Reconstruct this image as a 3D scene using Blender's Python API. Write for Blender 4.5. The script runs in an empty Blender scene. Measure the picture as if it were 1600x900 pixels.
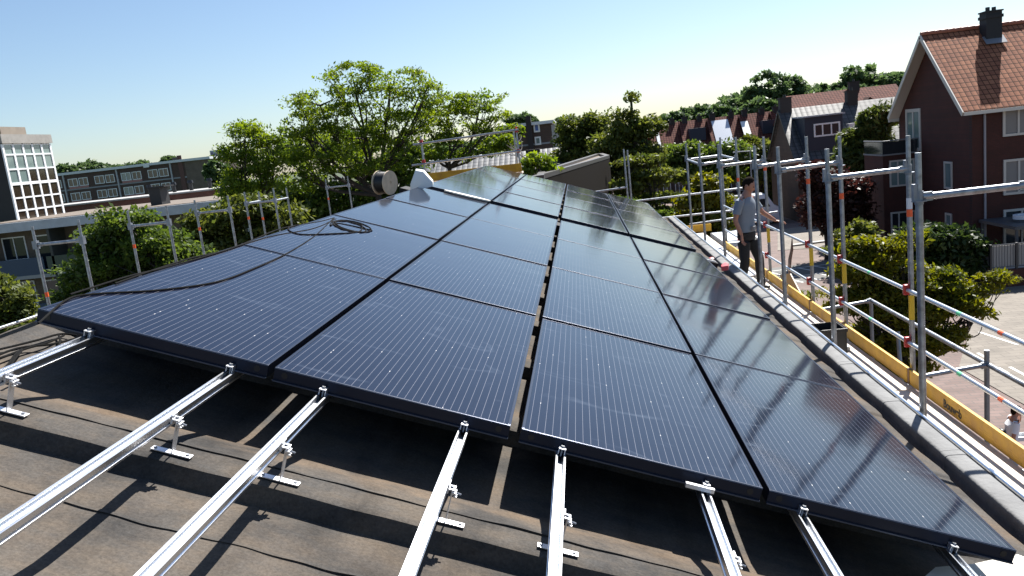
import bpy, bmesh, math, random
import numpy as np
from mathutils import Vector, Matrix, Quaternion
R=math.radians; rnd=random.Random(7)
sc=bpy.context.scene; COL=sc.collection
# ------------------------------------------------------------------ camera
CF,CP,CR,CY=1236.92,R(10.12),R(6.389),R(5.761)
CAM=Vector((0.3516,-3.0314,1.1147))
FW=Vector((-math.sin(CY)*math.cos(CP),math.cos(CY)*math.cos(CP),-math.sin(CP)))
RT=Vector((math.cos(CY),math.sin(CY),0)); UPV=RT.cross(FW)
RR=RT*math.cos(CR)-UPV*math.sin(CR); UU=UPV*math.cos(CR)+RT*math.sin(CR)
def ray(px,py): return FW*CF+RR*(px-800)+UU*(450-py)
def at(px,py,Y):
    d=ray(px,py); return CAM+d*((Y-CAM.y)/d.y)
def atX(px,py,X):
    d=ray(px,py); return CAM+d*((X-CAM.x)/d.x)
def atZ(px,py,Z):
    d=ray(px,py); return CAM+d*((Z-CAM.z)/d.z)
cd=bpy.data.cameras.new('camera'); co=bpy.data.objects.new('camera',cd); COL.objects.link(co)
co.matrix_world=Matrix(((RR.x,UU.x,-FW.x,CAM.x),(RR.y,UU.y,-FW.y,CAM.y),(RR.z,UU.z,-FW.z,CAM.z),(0,0,0,1)))
cd.sensor_width=36; cd.lens=CF/1600*36; cd.clip_start=0.05; cd.clip_end=3000
sc.camera=co
GZ=-7.2
# ------------------------------------------------------------------ light
SUN_EL,SUN_AZ=R(50),R(29)     # azimuth from +Y towards +X
w=bpy.data.worlds.new('World'); sc.world=w; w.use_nodes=True
nt=w.node_tree; nt.nodes.clear()
sky=nt.nodes.new('ShaderNodeTexSky'); sky.sky_type='NISHITA'; sky.sun_disc=False
sky.sun_elevation=SUN_EL; sky.sun_rotation=SUN_AZ; sky.air_density=1.0; sky.dust_density=0.6; sky.ozone_density=3.6
bg=nt.nodes.new('ShaderNodeBackground'); bg.inputs[1].default_value=0.062
wo=nt.nodes.new('ShaderNodeOutputWorld'); nt.links.new(sky.outputs[0],bg.inputs[0]); nt.links.new(bg.outputs[0],wo.inputs[0])
sd=bpy.data.lights.new('sun','SUN'); sd.energy=5.0; sd.angle=R(0.53); sd.color=(1,.965,.91)
so=bpy.data.objects.new('sun',sd); COL.objects.link(so)
SV=Vector((math.sin(SUN_AZ)*math.cos(SUN_EL),math.cos(SUN_AZ)*math.cos(SUN_EL),math.sin(SUN_EL)))
so.rotation_euler=SV.to_track_quat('Z','Y').to_euler(); so.location=(5,10,30)
sc.view_settings.view_transform='Standard'; sc.view_settings.look='None'; sc.view_settings.exposure=1.15; sc.view_settings.gamma=1
sc.cycles.max_bounces=7; sc.cycles.transparent_max_bounces=8; sc.cycles.caustics_reflective=False; sc.cycles.caustics_refractive=False
# ------------------------------------------------------------------ helpers
def tag(o,label=None,cat=None,group=None,kind=None):
    if label: o['label']=label
    if cat: o['category']=cat
    if group: o['group']=group
    if kind: o['kind']=kind
    return o
def empty(name,loc=(0,0,0),label=None,cat=None,group=None,rz=0):
    o=bpy.data.objects.new(name,None); COL.objects.link(o); o.location=loc; o.rotation_euler=(0,0,rz)
    o.empty_display_size=.1
    return tag(o,label,cat,group)
def copy_tree(o,parent=None):
    c=o.copy(); COL.objects.link(c); c.parent=parent
    for ch in list(o.children): copy_tree(ch,c)
    return c
class MB:
    def __init__(s): s.v=[]; s.f=[]
    def add(s,vs,fs):
        n=len(s.v); s.v+= [tuple(a) for a in vs]; s.f+=[tuple(i+n for i in f) for f in fs]; return s
    def box(s,c,d,ax=None):
        c=Vector(c); X,Y,Z=ax if ax else (Vector((1,0,0)),Vector((0,1,0)),Vector((0,0,1)))
        vs=[c+X*(i*d[0]/2)+Y*(j*d[1]/2)+Z*(k*d[2]/2) for i in(-1,1) for j in(-1,1) for k in(-1,1)]
        return s.add(vs,[(0,1,3,2),(4,6,7,5),(0,4,5,1),(2,3,7,6),(0,2,6,4),(1,5,7,3)])
    def bb(s,a,b):
        return s.box([(a[i]+b[i])/2 for i in range(3)],[abs(b[i]-a[i]) for i in range(3)])
    def tube(s,p0,p1,r,r1=None,n=12,cap=True):
        p0=Vector(p0);p1=Vector(p1); r1=r if r1 is None else r1
        d=(p1-p0).normalized(); a=d.orthogonal().normalized(); b=d.cross(a)
        vs=[]
        for p,q in((p0,r),(p1,r1)):
            for i in range(n):
                t=2*math.pi*i/n; vs.append(p+a*math.cos(t)*q+b*math.sin(t)*q)
        fs=[(i,(i+1)%n,n+(i+1)%n,n+i) for i in range(n)]
        if cap: fs+=[tuple(range(n))[::-1],tuple(range(n,2*n))]
        return s.add(vs,fs)
    def path(s,pts,rad,n=6):
        pts=[Vector(p) for p in pts]; m=len(pts); vs=[]; a=None
        for k,p in enumerate(pts):
            d=(pts[min(k+1,m-1)]-pts[max(k-1,0)]).normalized()
            if a is None: a=d.orthogonal().normalized()
            a=(a-d*a.dot(d)).normalized(); b=d.cross(a); q=rad[k] if hasattr(rad,'__len__') else rad
            for i in range(n):
                t=2*math.pi*i/n; vs.append(p+a*math.cos(t)*q+b*math.sin(t)*q)
        fs=[(k*n+i,k*n+(i+1)%n,(k+1)*n+(i+1)%n,(k+1)*n+i) for k in range(m-1) for i in range(n)]
        fs+=[tuple(range(n))[::-1],tuple(range((m-1)*n,m*n))]
        return s.add(vs,fs)
    def prism(s,poly,ext):
        ext=Vector(ext); n=len(poly); P=[Vector(p) for p in poly]
        return s.add(P+[p+ext for p in P],[tuple(range(n))[::-1],tuple(range(n,2*n))]+[(i,(i+1)%n,n+(i+1)%n,n+i) for i in range(n)])
    def build(s,name,mat,parent=None,smooth=False,bevel=0):
        me=bpy.data.meshes.new(name); me.from_pydata(s.v,[],s.f); me.update()
        bm=bmesh.new(); bm.from_mesh(me); bmesh.ops.recalc_face_normals(bm,faces=bm.faces)
        if bevel:
            bmesh.ops.bevel(bm,geom=[e for e in bm.edges if len(e.link_faces)==2 and e.calc_face_angle(0)>.6],offset=bevel,segments=2,affect='EDGES',profile=.6,clamp_overlap=True)
        bm.to_mesh(me); bm.free()
        if mat: me.materials.append(mat)
        if smooth:
            for p in me.polygons: p.use_smooth=True
            try: me.set_sharp_from_angle(angle=R(40))
            except Exception: pass
        o=bpy.data.objects.new(name,me); COL.objects.link(o)
        if parent: o.parent=parent
        return o
# ------------------------------------------------------------------ materials
def srgb(r,g,b):
    f=lambda c:(c/255/12.92 if c/255<=.04045 else ((c/255+.055)/1.055)**2.4)
    return (f(r),f(g),f(b),1)
MATS={}

def mat(name,col,rough=.6,metal=0,noise=0,scale=5,bump=0,bscale=40,col2=None,spec=.5,detail=6,coat=0,emit=None,stretch=None,coord='Object'):
    if name in MATS: return MATS[name]
    m=bpy.data.materials.new(name); m.use_nodes=True; t=m.node_tree; b=t.nodes['Principled BSDF']
    if len(col)==3: col=(*col,1)
    b.inputs['Base Color'].default_value=col; b.inputs['Roughness'].default_value=rough; b.inputs['Metallic'].default_value=metal
    b.inputs['Specular IOR Level'].default_value=spec; b.inputs['Coat Weight'].default_value=coat
    if noise or bump:
        tc=t.nodes.new('ShaderNodeTexCoord'); mp=t.nodes.new('ShaderNodeMapping'); t.links.new(tc.outputs[coord],mp.inputs[0])
        if stretch: mp.inputs['Scale'].default_value=stretch
    if noise:
        n=t.nodes.new('ShaderNodeTexNoise'); n.inputs['Scale'].default_value=scale; n.inputs['Detail'].default_value=detail; n.inputs['Roughness'].default_value=.65
        t.links.new(mp.outputs[0],n.inputs[0])
        r=t.nodes.new('ShaderNodeValToRGB'); c2=col2 if col2 else tuple(c*(1-noise) for c in col[:3])
        if len(c2)==3: c2=(*c2,1)
        r.color_ramp.elements[0].position=.3; r.color_ramp.elements[1].position=.7
        r.color_ramp.elements[0].color=c2; r.color_ramp.elements[1].color=col
        t.links.new(n.outputs[0],r.inputs[0]); t.links.new(r.outputs[0],b.inputs['Base Color'])
        mr=t.nodes.new('ShaderNodeMapRange'); mr.inputs[3].default_value=max(0,rough-.1); mr.inputs[4].default_value=min(1,rough+.12)
        t.links.new(n.outputs[0],mr.inputs[0]); t.links.new(mr.outputs[0],b.inputs['Roughness'])
    if bump:
        n2=t.nodes.new('ShaderNodeTexNoise'); n2.inputs['Scale'].default_value=bscale; n2.inputs['Detail'].default_value=5
        t.links.new(mp.outputs[0],n2.inputs[0]); bp=t.nodes.new('ShaderNodeBump'); bp.inputs['Strength'].default_value=bump; bp.inputs['Distance'].default_value=.02
        t.links.new(n2.outputs[0],bp.inputs['Height']); t.links.new(bp.outputs[0],b.inputs['Normal'])
    MATS[name]=m; return m
def brick_mat(name,c1,c2,mortar,sx=.21,sy=.065,bump=.3,coord='Object',rot=None,msize=.008,noise=True):
    if name in MATS: return MATS[name]
    m=bpy.data.materials.new(name); m.use_nodes=True; t=m.node_tree; b=t.nodes['Principled BSDF']; b.inputs['Roughness'].default_value=.85
    tc=t.nodes.new('ShaderNodeTexCoord'); mp=t.nodes.new('ShaderNodeMapping'); t.links.new(tc.outputs[coord],mp.inputs[0])
    if rot: mp.inputs['Rotation'].default_value=rot
    br=t.nodes.new('ShaderNodeTexBrick'); br.inputs['Scale'].default_value=1; br.inputs['Brick Width'].default_value=sx; br.inputs['Row Height'].default_value=sy
    br.inputs['Mortar Size'].default_value=msize; br.inputs['Color1'].default_value=(*c1,1); br.inputs['Color2'].default_value=(*c2,1); br.inputs['Mortar'].default_value=(*mortar,1)
    t.links.new(mp.outputs[0],br.inputs[0])
    n=t.nodes.new('ShaderNodeTexNoise'); n.inputs['Scale'].default_value=1.3; n.inputs['Detail'].default_value=8; t.links.new(tc.outputs[coord],n.inputs[0])
    mx=t.nodes.new('ShaderNodeMix'); mx.data_type='RGBA'; mx.blend_type='MULTIPLY'; mx.inputs[0].default_value=.55
    r=t.nodes.new('ShaderNodeValToRGB'); r.color_ramp.elements[0].position=.25; r.color_ramp.elements[0].color=(.45,.45,.45,1); r.color_ramp.elements[1].position=.7
    t.links.new(n.outputs[0],r.inputs[0]); t.links.new(br.outputs[0],mx.inputs[6]); t.links.new(r.outputs[0],mx.inputs[7]); t.links.new(mx.outputs[2],b.inputs['Base Color'])
    bp=t.nodes.new('ShaderNodeBump'); bp.inputs['Strength'].default_value=bump; bp.inputs['Distance'].default_value=.01; bp.invert=True
    t.links.new(br.outputs[1],bp.inputs['Height']); t.links.new(bp.outputs[0],b.inputs['Normal'])
    MATS[name]=m; return m
def tile_mat(name,c1,c2,pw=.25,ph=.33,coord='UV',rough=.45,spec=.5):
    """pantiles: wave across, step down the slope (UV in metres)"""
    if name in MATS: return MATS[name]
    m=bpy.data.materials.new(name); m.use_nodes=True; t=m.node_tree; b=t.nodes['Principled BSDF']; b.inputs['Roughness'].default_value=rough; b.inputs['Specular IOR Level'].default_value=spec
    tc=t.nodes.new('ShaderNodeTexCoord'); sp=t.nodes.new('ShaderNodeSeparateXYZ'); t.links.new(tc.outputs[coord],sp.inputs[0])
    def M(op,a,b_=None,c=None):
        n=t.nodes.new('ShaderNodeMath'); n.operation=op
        for i,x in enumerate((a,b_,c)):
            if x is None: continue
            if isinstance(x,(int,float)): n.inputs[i].default_value=x
            else: t.links.new(x,n.inputs[i])
        return n.outputs[0]
    u=M('DIVIDE',sp.outputs[0],pw); v=M('DIVIDE',sp.outputs[1],ph)
    wu=M('ABSOLUTE',M('SINE',M('MULTIPLY',u,math.pi))); fv=M('FRACT',v)
    h=M('ADD',M('MULTIPLY',wu,.6),M('MULTIPLY',fv,-.5))
    bp=t.nodes.new('ShaderNodeBump'); bp.inputs['Strength'].default_value=.8; bp.inputs['Distance'].default_value=.035
    t.links.new(h,bp.inputs['Height']); t.links.new(bp.outputs[0],b.inputs['Normal'])
    cv=t.nodes.new('ShaderNodeCombineXYZ'); t.links.new(M('FLOOR',u),cv.inputs[0]); t.links.new(M('FLOOR',v),cv.inputs[1])
    wn=t.nodes.new('ShaderNodeTexWhiteNoise'); t.links.new(cv.outputs[0],wn.inputs[0])
    mx=t.nodes.new('ShaderNodeMix'); mx.data_type='RGBA'; mx.inputs[6].default_value=(*c1,1); mx.inputs[7].default_value=(*c2,1)
    t.links.new(wn.outputs[0],mx.inputs[0])
    joint_shade=M('MULTIPLY',M('GREATER_THAN',wu,.25),M('GREATER_THAN',fv,.16)); joint_shade_mul=M('MULTIPLY_ADD',joint_shade,.72,.28)  # dark joints between tiles; shadow below each row's step painted into the colour
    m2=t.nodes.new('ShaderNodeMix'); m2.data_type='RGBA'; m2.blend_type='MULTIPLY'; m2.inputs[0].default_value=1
    t.links.new(mx.outputs[2],m2.inputs[6]); t.links.new(joint_shade_mul,m2.inputs[7]); t.links.new(m2.outputs[2],b.inputs['Base Color'])
    MATS[name]=m; return m
def leaf_mat(name,c1,c2,trans=.45):
    if name in MATS: return MATS[name]
    m=bpy.data.materials.new(name); m.use_nodes=True; t=m.node_tree; t.nodes.clear()
    out=t.nodes.new('ShaderNodeOutputMaterial'); g=t.nodes.new('ShaderNodeNewGeometry')
    r=t.nodes.new('ShaderNodeValToRGB'); r.color_ramp.elements[0].color=(*c1,1); r.color_ramp.elements[1].color=(*c2,1)
    tc=t.nodes.new('ShaderNodeTexCoord'); n=t.nodes.new('ShaderNodeTexNoise'); n.inputs['Scale'].default_value=.9; n.inputs['Detail'].default_value=2
    t.links.new(tc.outputs['Object'],n.inputs[0])
    ad=t.nodes.new('ShaderNodeMath'); ad.operation='MULTIPLY_ADD'; ad.inputs[1].default_value=.45
    ms=t.nodes.new('ShaderNodeMath'); ms.operation='MULTIPLY_ADD'; ms.inputs[1].default_value=1.4; ms.inputs[2].default_value=-.42
    t.links.new(n.outputs[0],ms.inputs[0]); t.links.new(g.outputs['Random Per Island'],ad.inputs[0]); t.links.new(ms.outputs[0],ad.inputs[2]); t.links.new(ad.outputs[0],r.inputs[0])
    d=t.nodes.new('ShaderNodeBsdfPrincipled'); d.inputs['Roughness'].default_value=.5; d.inputs['Specular IOR Level'].default_value=.3; t.links.new(r.outputs[0],d.inputs['Base Color'])
    tr=t.nodes.new('ShaderNodeBsdfTranslucent'); hs=t.nodes.new('ShaderNodeHueSaturation'); hs.inputs['Hue'].default_value=.485; hs.inputs['Value'].default_value=1.7; hs.inputs['Saturation'].default_value=1.1
    t.links.new(r.outputs[0],hs.inputs['Color']); t.links.new(hs.outputs[0],tr.inputs[0])
    mx=t.nodes.new('ShaderNodeMixShader'); mx.inputs[0].default_value=trans; t.links.new(d.outputs[0],mx.inputs[1]); t.links.new(tr.outputs[0],mx.inputs[2]); t.links.new(mx.outputs[0],out.inputs[0])
    MATS[name]=m; return m
ALU=mat('aluminium_rail',(.83,.85,.88),.3,1,noise=.12,scale=8,bump=.02,bscale=60,stretch=(8,.3,8))
ALUW=mat('cast_aluminium',(.80,.81,.84),.42,.9)
ZINC=mat('galvanised_steel',(.44,.47,.51),.42,.85,noise=.5,scale=14,bump=.08,bscale=40,col2=(.20,.205,.215))
ZINCD=mat('weathered_steel',(.30,.32,.36),.5,.8,noise=.3,scale=12)
BLK=mat('black_plastic',(.012,.012,.014),.45)
FRAME=mat('black_anodised',(.012,.016,.03),.32,.6)
WHITE=mat('white_paint',(.75,.76,.76),.4)
RED=mat('red_coupler',(.45,.02,.02),.4)
ORANGE=mat('orange_tape',(.85,.12,.03),.5)
YTAPE=mat('yellow_tape',(.72,.48,.03),.5)
WTAPE=mat('white_tape',(.7,.72,.76),.5)
YBOARD=mat('yellow_board',(.78,.45,.012),.55,noise=.4,scale=3.5,bump=.1,detail=12,col2=(.42,.20,.012))
PLANK=mat('pale_plank',(.78,.70,.60),.7,noise=.3,scale=5,bump=.12,bscale=50,col2=(.60,.52,.43),stretch=(6,.6,6))
BITU=mat('bitumen_dark',(.035,.036,.038),.75,noise=.4,scale=6,bump=.4,bscale=25,col2=(.06,.06,.06))
GLASSD=mat('window_glass',(.02,.025,.03),.06,0,spec=.8)
GLASST=mat('pale_window_glass',(.16,.22,.22),.08,0,spec=.8)
CURT=mat('pale_blind',(.22,.20,.19),.6)
BARK=mat('bark',(.055,.042,.033),.85,noise=.5,scale=8,bump=.5,bscale=20)
# ------------------------------------------------------------------ roof frame
TT,SS=R(19.249),R(.144)
UX=Vector((math.cos(TT),0,-math.sin(TT))); VY=Vector((0,math.cos(SS),math.sin(SS))); NN=Vector((math.sin(TT),0,math.cos(TT)))
def RP(u,v,h=0): return UX*u+VY*v+NN*h
ROOF_M=Matrix((UX.to_tuple(),VY.to_tuple(),NN.to_tuple())).transposed().to_4x4()
W,G,L,g,BAND=.992,.046,2.0129,.02,.4369
gc=.028
COLS=[-2*W-gc-G/2,-W-G/2,G/2,G/2+W+gc]
ROWS=[r*(L+g) for r in range(4)]+[4*(L+g)-g+BAND+r*(L+g) for r in range(4)]
# felt
def felt():
    m=bpy.data.materials.new('roofing_felt'); m.use_nodes=True; t=m.node_tree; b=t.nodes['Principled BSDF']; b.inputs['Roughness'].default_value=.9; b.inputs['Specular IOR Level'].default_value=.15
    tc=t.nodes.new('ShaderNodeTexCoord'); mp=t.nodes.new('ShaderNodeMapping'); t.links.new(tc.outputs['Object'],mp.inputs[0])
    mp.inputs['Scale'].default_value=(.8,1.6,1)
    def N(s,d,src=mp): 
        n=t.nodes.new('ShaderNodeTexNoise'); n.inputs['Scale'].default_value=s; n.inputs['Detail'].default_value=d; n.inputs['Roughness'].default_value=.7; t.links.new(src.outputs[0],n.inputs[0]); return n
    def RA(n,stops):
        r=t.nodes.new('ShaderNodeValToRGB'); e=r.color_ramp.elements
        e[0].position,e[0].color=stops[0][0],(*stops[0][1],1); e[1].position,e[1].color=stops[-1][0],(*stops[-1][1],1)
        for p,c in stops[1:-1]: x=e.new(p); x.color=(*c,1)
        t.links.new(n.outputs[0],r.inputs[0]); return r
    def MX(a,b_,f,mode='MIX'):
        x=t.nodes.new('ShaderNodeMix'); x.data_type='RGBA'; x.blend_type=mode
        if isinstance(f,float): x.inputs[0].default_value=f
        else: t.links.new(f,x.inputs[0])
        for i,s in((6,a),(7,b_)):
            if isinstance(s,tuple): x.inputs[i].default_value=(*s,1)
            else: t.links.new(s,x.inputs[i])
        return x.outputs[2]
    n1=N(1.6,9); r1=RA(n1,[(.30,(.038,.037,.036)),(.43,(.062,.059,.056)),(.55,(.088,.083,.077)),(.72,(.135,.126,.115))])
    n2=N(3.4,10); r2=RA(n2,[(.42,(0,0,0)),(.66,(1,1,1))])
    c=MX(r1.outputs[0],(.115,.095,.075),r2.outputs[0])
    at_=t.nodes.new('ShaderNodeAttribute'); at_.attribute_name='valley'
    vm=t.nodes.new('ShaderNodeMath'); vm.operation='MULTIPLY'; n3=N(3.1,10); r3=RA(n3,[(.36,(.05,.05,.05)),(.62,(.95,.95,.95))])
    t.links.new(at_.outputs['Fac'],vm.inputs[0]); t.links.new(r3.outputs[0],vm.inputs[1])
    c=MX(c,(.165,.115,.074),vm.outputs[0])
    n4=N(60,6,tc); 
    mp2=t.nodes.new('ShaderNodeMapping'); t.links.new(tc.outputs['Object'],mp2.inputs[0])
    n5=N(90,3,mp2); r5=RA(n5,[(.3,(.62,.62,.62)),(.7,(1.15,1.15,1.15))])
    c=MX(c,r5.outputs[0],.8,'MULTIPLY'); n7=N(11,9,tc); r7=RA(n7,[(.33,(.55,.54,.53)),(.5,(1,1,1)),(.72,(1.35,1.33,1.3))]); c=MX(c,r7.outputs[0],.75,'MULTIPLY')
    t.links.new(c,b.inputs['Base Color'])
    bp=t.nodes.new('ShaderNodeBump'); bp.inputs['Strength'].default_value=.5; bp.inputs['Distance'].default_value=.004; t.links.new(n5.outputs[0],bp.inputs['Height'])
    bp2=t.nodes.new('ShaderNodeBump'); bp2.inputs['Strength'].default_value=.4; bp2.inputs['Distance'].default_value=.012; n6=N(6,5); t.links.new(n6.outputs[0],bp2.inputs['Height']); t.links.new(bp.outputs[0],bp2.inputs['Normal'])
    t.links.new(bp2.outputs[0],b.inputs['Normal'])
    return m
FELT=felt()
bld=empty('apartment_building',(0,0,0),'building under the camera with a stepped felt pitched roof carrying the solar panels','building')
P0,PER,HC,HV=-.565,1.05,-.205,-.285
def prof(v):
    k=math.floor((v-P0)/PER); f=(v-P0)/PER-k
    # f=0 crest edge (camera side), slope gently down to far end, then step up
    def sm(a,b,x): t=max(0,min(1,(x-a)/(b-a))); return t*t*(3-2*t)
    if f<.975:
        h=HC+(HV-HC)*sm(.10,.46,f)+(-.275-HV)*sm(.62,.96,f)
        if f<.03: h-=.006*((.03-f)/.03)**2
    else: h=-.275+(HC-.006+.275)*((f-.975)/.025)
    return h
def vlines(v0,v1):
    vs=[v0]
    k=math.floor((v0-P0)/PER)
    while True:
        base=P0+k*PER
        if base>v1: break
        for f in (0,.012,.03,.05,.12,.2,.28,.36,.46,.56,.66,.76,.86,.93,.968,.975,.99):
            v=base+f*PER
            if v0<v<v1: vs.append(v)
        k+=1
    return vs+[v1]
UL,UE=-2.32,2.56
def noise1(x,y): return math.sin(x*3.1+math.sin(y*2.3)*1.7)*math.cos(y*2.7+x*.9)
def roof_sheet(v0,v1,side=1):
    vs=vlines(v0,v1); us=[UL+(UE-UL)*i/70 for i in range(71)]
    V=[];F=[];A=[]
    def ss(a,b,x): t=max(0,min(1,(x-a)/(b-a))); return t*t*(3-2*t)
    for j,v in enumerate(vs):
        for i,u in enumerate(us):
            vv=v+.003*noise1(u*2.2,v*3)+.0015*math.sin(u*23+v*5)
            f=(v-P0)/PER-math.floor((v-P0)/PER)
            k_=1-.8*ss(1.95,2.35,u)-.6*ss(-2.05,-2.3,u)
            h=-.235-.012*ss(2.15,2.40,u)+(prof(v)+.235)*k_+.0016*noise1(u*4+3,v*6)
            p=RP(u,vv,h)
            if side<0: p=Vector((2*RP(UL,0,-.25).x-p.x,p.y,p.z))
            V.append(p); A.append((max(0,min(1,(f-.17)/.16))*max(0,min(1,(.62-f)/.3)) if v>-.62 else .18*max(0,min(1,(f-.2)/.3))) if f<.965 else 0)
    n=len(us)
    for j in range(len(vs)-1):
        for i in range(n-1): F.append((j*n+i,j*n+i+1,(j+1)*n+i+1,(j+1)*n+i))
    me=bpy.data.meshes.new('roof_deck'); me.from_pydata(V,[],F); me.materials.append(FELT)
    a=me.attributes.new('valley','FLOAT','POINT'); a.data.foreach_set('value',A)
    for p in me.polygons: p.use_smooth=True
    me.set_sharp_from_angle(angle=R(28))
    o=bpy.data.objects.new('roof_deck',me); COL.objects.link(o); o.parent=bld
    return o
VEND=16.72
roof_sheet(-5.2,VEND)
lroof=roof_sheet(-5.2,VEND,-1)
# felt lap seams: thin curled edges
for k in range(-4,3):
    for (off,amp) in ((-.27,.006),(.135,.004)):
        v0=P0+k*PER+off
        if v0<-4.6 or v0>.2 or (off>0 and k<0 and v0<-.6): continue
        m=MB(); top=[];n=150
        for i in range(n):
            u=UL+(UE-UL)*i/(n-1); dv=amp*(noise1(u*3,k*7+off)+.5*math.sin(u*31+k)); h=prof(v0)+.0035
            lift=.0015+.0035*max(0,math.sin(u*5+k*2+off*9))*max(0,math.sin(u*13+k))
            top.append((u,v0+dv,h+lift))
        V=[];F=[]
        for (u,v,h) in top:
            V+= [RP(u,v,h),RP(u,v+.016,prof(v0+.016)+.003),RP(u,v+.002,prof(v0)-.002)]
        for i in range(n-1):
            a=3*i; F+=[(a,a+3,a+4,a+1),(a,a+2,a+5,a+3)]
        m.add(V,F); me_o=m.build('felt_lap',FELT,bld)
# parapet, gutter edge, walls
ex=RP(UE,0,-.25)
PX0,PX1=2.40,2.53
pm=MB(); seg=[]
y=-5.2
zb=-1.32; ztop=-1.028
i=0
while y<VEND:
    y1=min(y+1.0,VEND); dz=.003*math.sin(i*2.1)
    n=8; pts=[]
    for k in range(n+1):
        a=math.pi-math.pi*k/n; cc_=math.cos(a); pts.append((PX0+.5*(PX1-PX0)+(PX1-PX0)/2*math.copysign(abs(cc_)**.4,cc_), ztop-.03+dz+.03*abs(math.sin(a))**.5))
    poly=[(PX0-.012,zb)]+pts+[(PX1,zb)]
    pm.prism([(p[0],y+.002,p[1]) for p in poly],(0,y1-y-.002,0)); 
    # overlap band
    pm.prism([(p[0]*1.0+(.0025 if p[0]>2.457 else -.0025),y1-.07,p[1]+.0025) for p in poly],(0,.068,0))
    y=y1; i+=1
pm.build('parapet',mat('parapet_felt',(.24,.24,.235),.85,noise=.5,scale=4,bump=.3,bscale=30,col2=(.13,.13,.13),detail=10),bld,smooth=True)
MB().tube((2.552,-5.2,-1.035),(2.552,VEND,-1.035),.014,n=10).build('edge_trim',mat('bright_trim',(.85,.87,.9),.25,1),bld,smooth=True)
MB().bb((2.532,-5.2,-1.25),(2.55,VEND,-1.05)).build('gutter',mat('gutter_grey',(.25,.26,.27),.5,.5),bld)
BRW=brick_mat('own_wall_brick',(.22,.09,.06),(.17,.07,.05),(.3,.28,.25),rot=(R(90),0,R(90)))
XL=2*RP(UL,0,-.25).x
MB().bb((2.2,-5.2,GZ),(2.40,VEND,-1.31)).build('wall',BRW,bld)
MB().bb((XL-2.40,-5.2,GZ),(XL-2.2,VEND,-1.31)).build('wall',BRW,bld)
xr=RP(UL,0,-.25); 
MB().prism([(XL-2.2,VEND-.2,GZ),(2.2,VEND-.2,GZ),(2.2,VEND-.2,-1.34),(xr.x,VEND-.2,xr.z-.15),(XL-2.2,VEND-.2,-1.34)],(0,.2,0)).build('wall',BRW,bld)
MB().prism([(XL-2.2,-5.2,GZ),(2.2,-5.2,GZ),(2.2,-5.2,-1.34),(xr.x,-5.2,xr.z-.15),(XL-2.2,-5.2,-1.34)],(0,.2,0)).build('wall',BRW,bld)
# black upstand over the expansion joint between the two fields
vb=4*(L+g)-g
MB().box(RP(0,vb+BAND/2,-.20),(4.62,BAND-.03,.24),(UX,VY,NN)).build('joint_upstand',mat('joint_black',(.008,.008,.009),.8),bld)
MB().box(RP(2.2,vb+.08,-.075),(.16,.03,.02),(UX,VY,NN)).build('joint_flashing',WHITE,bld)
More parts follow.
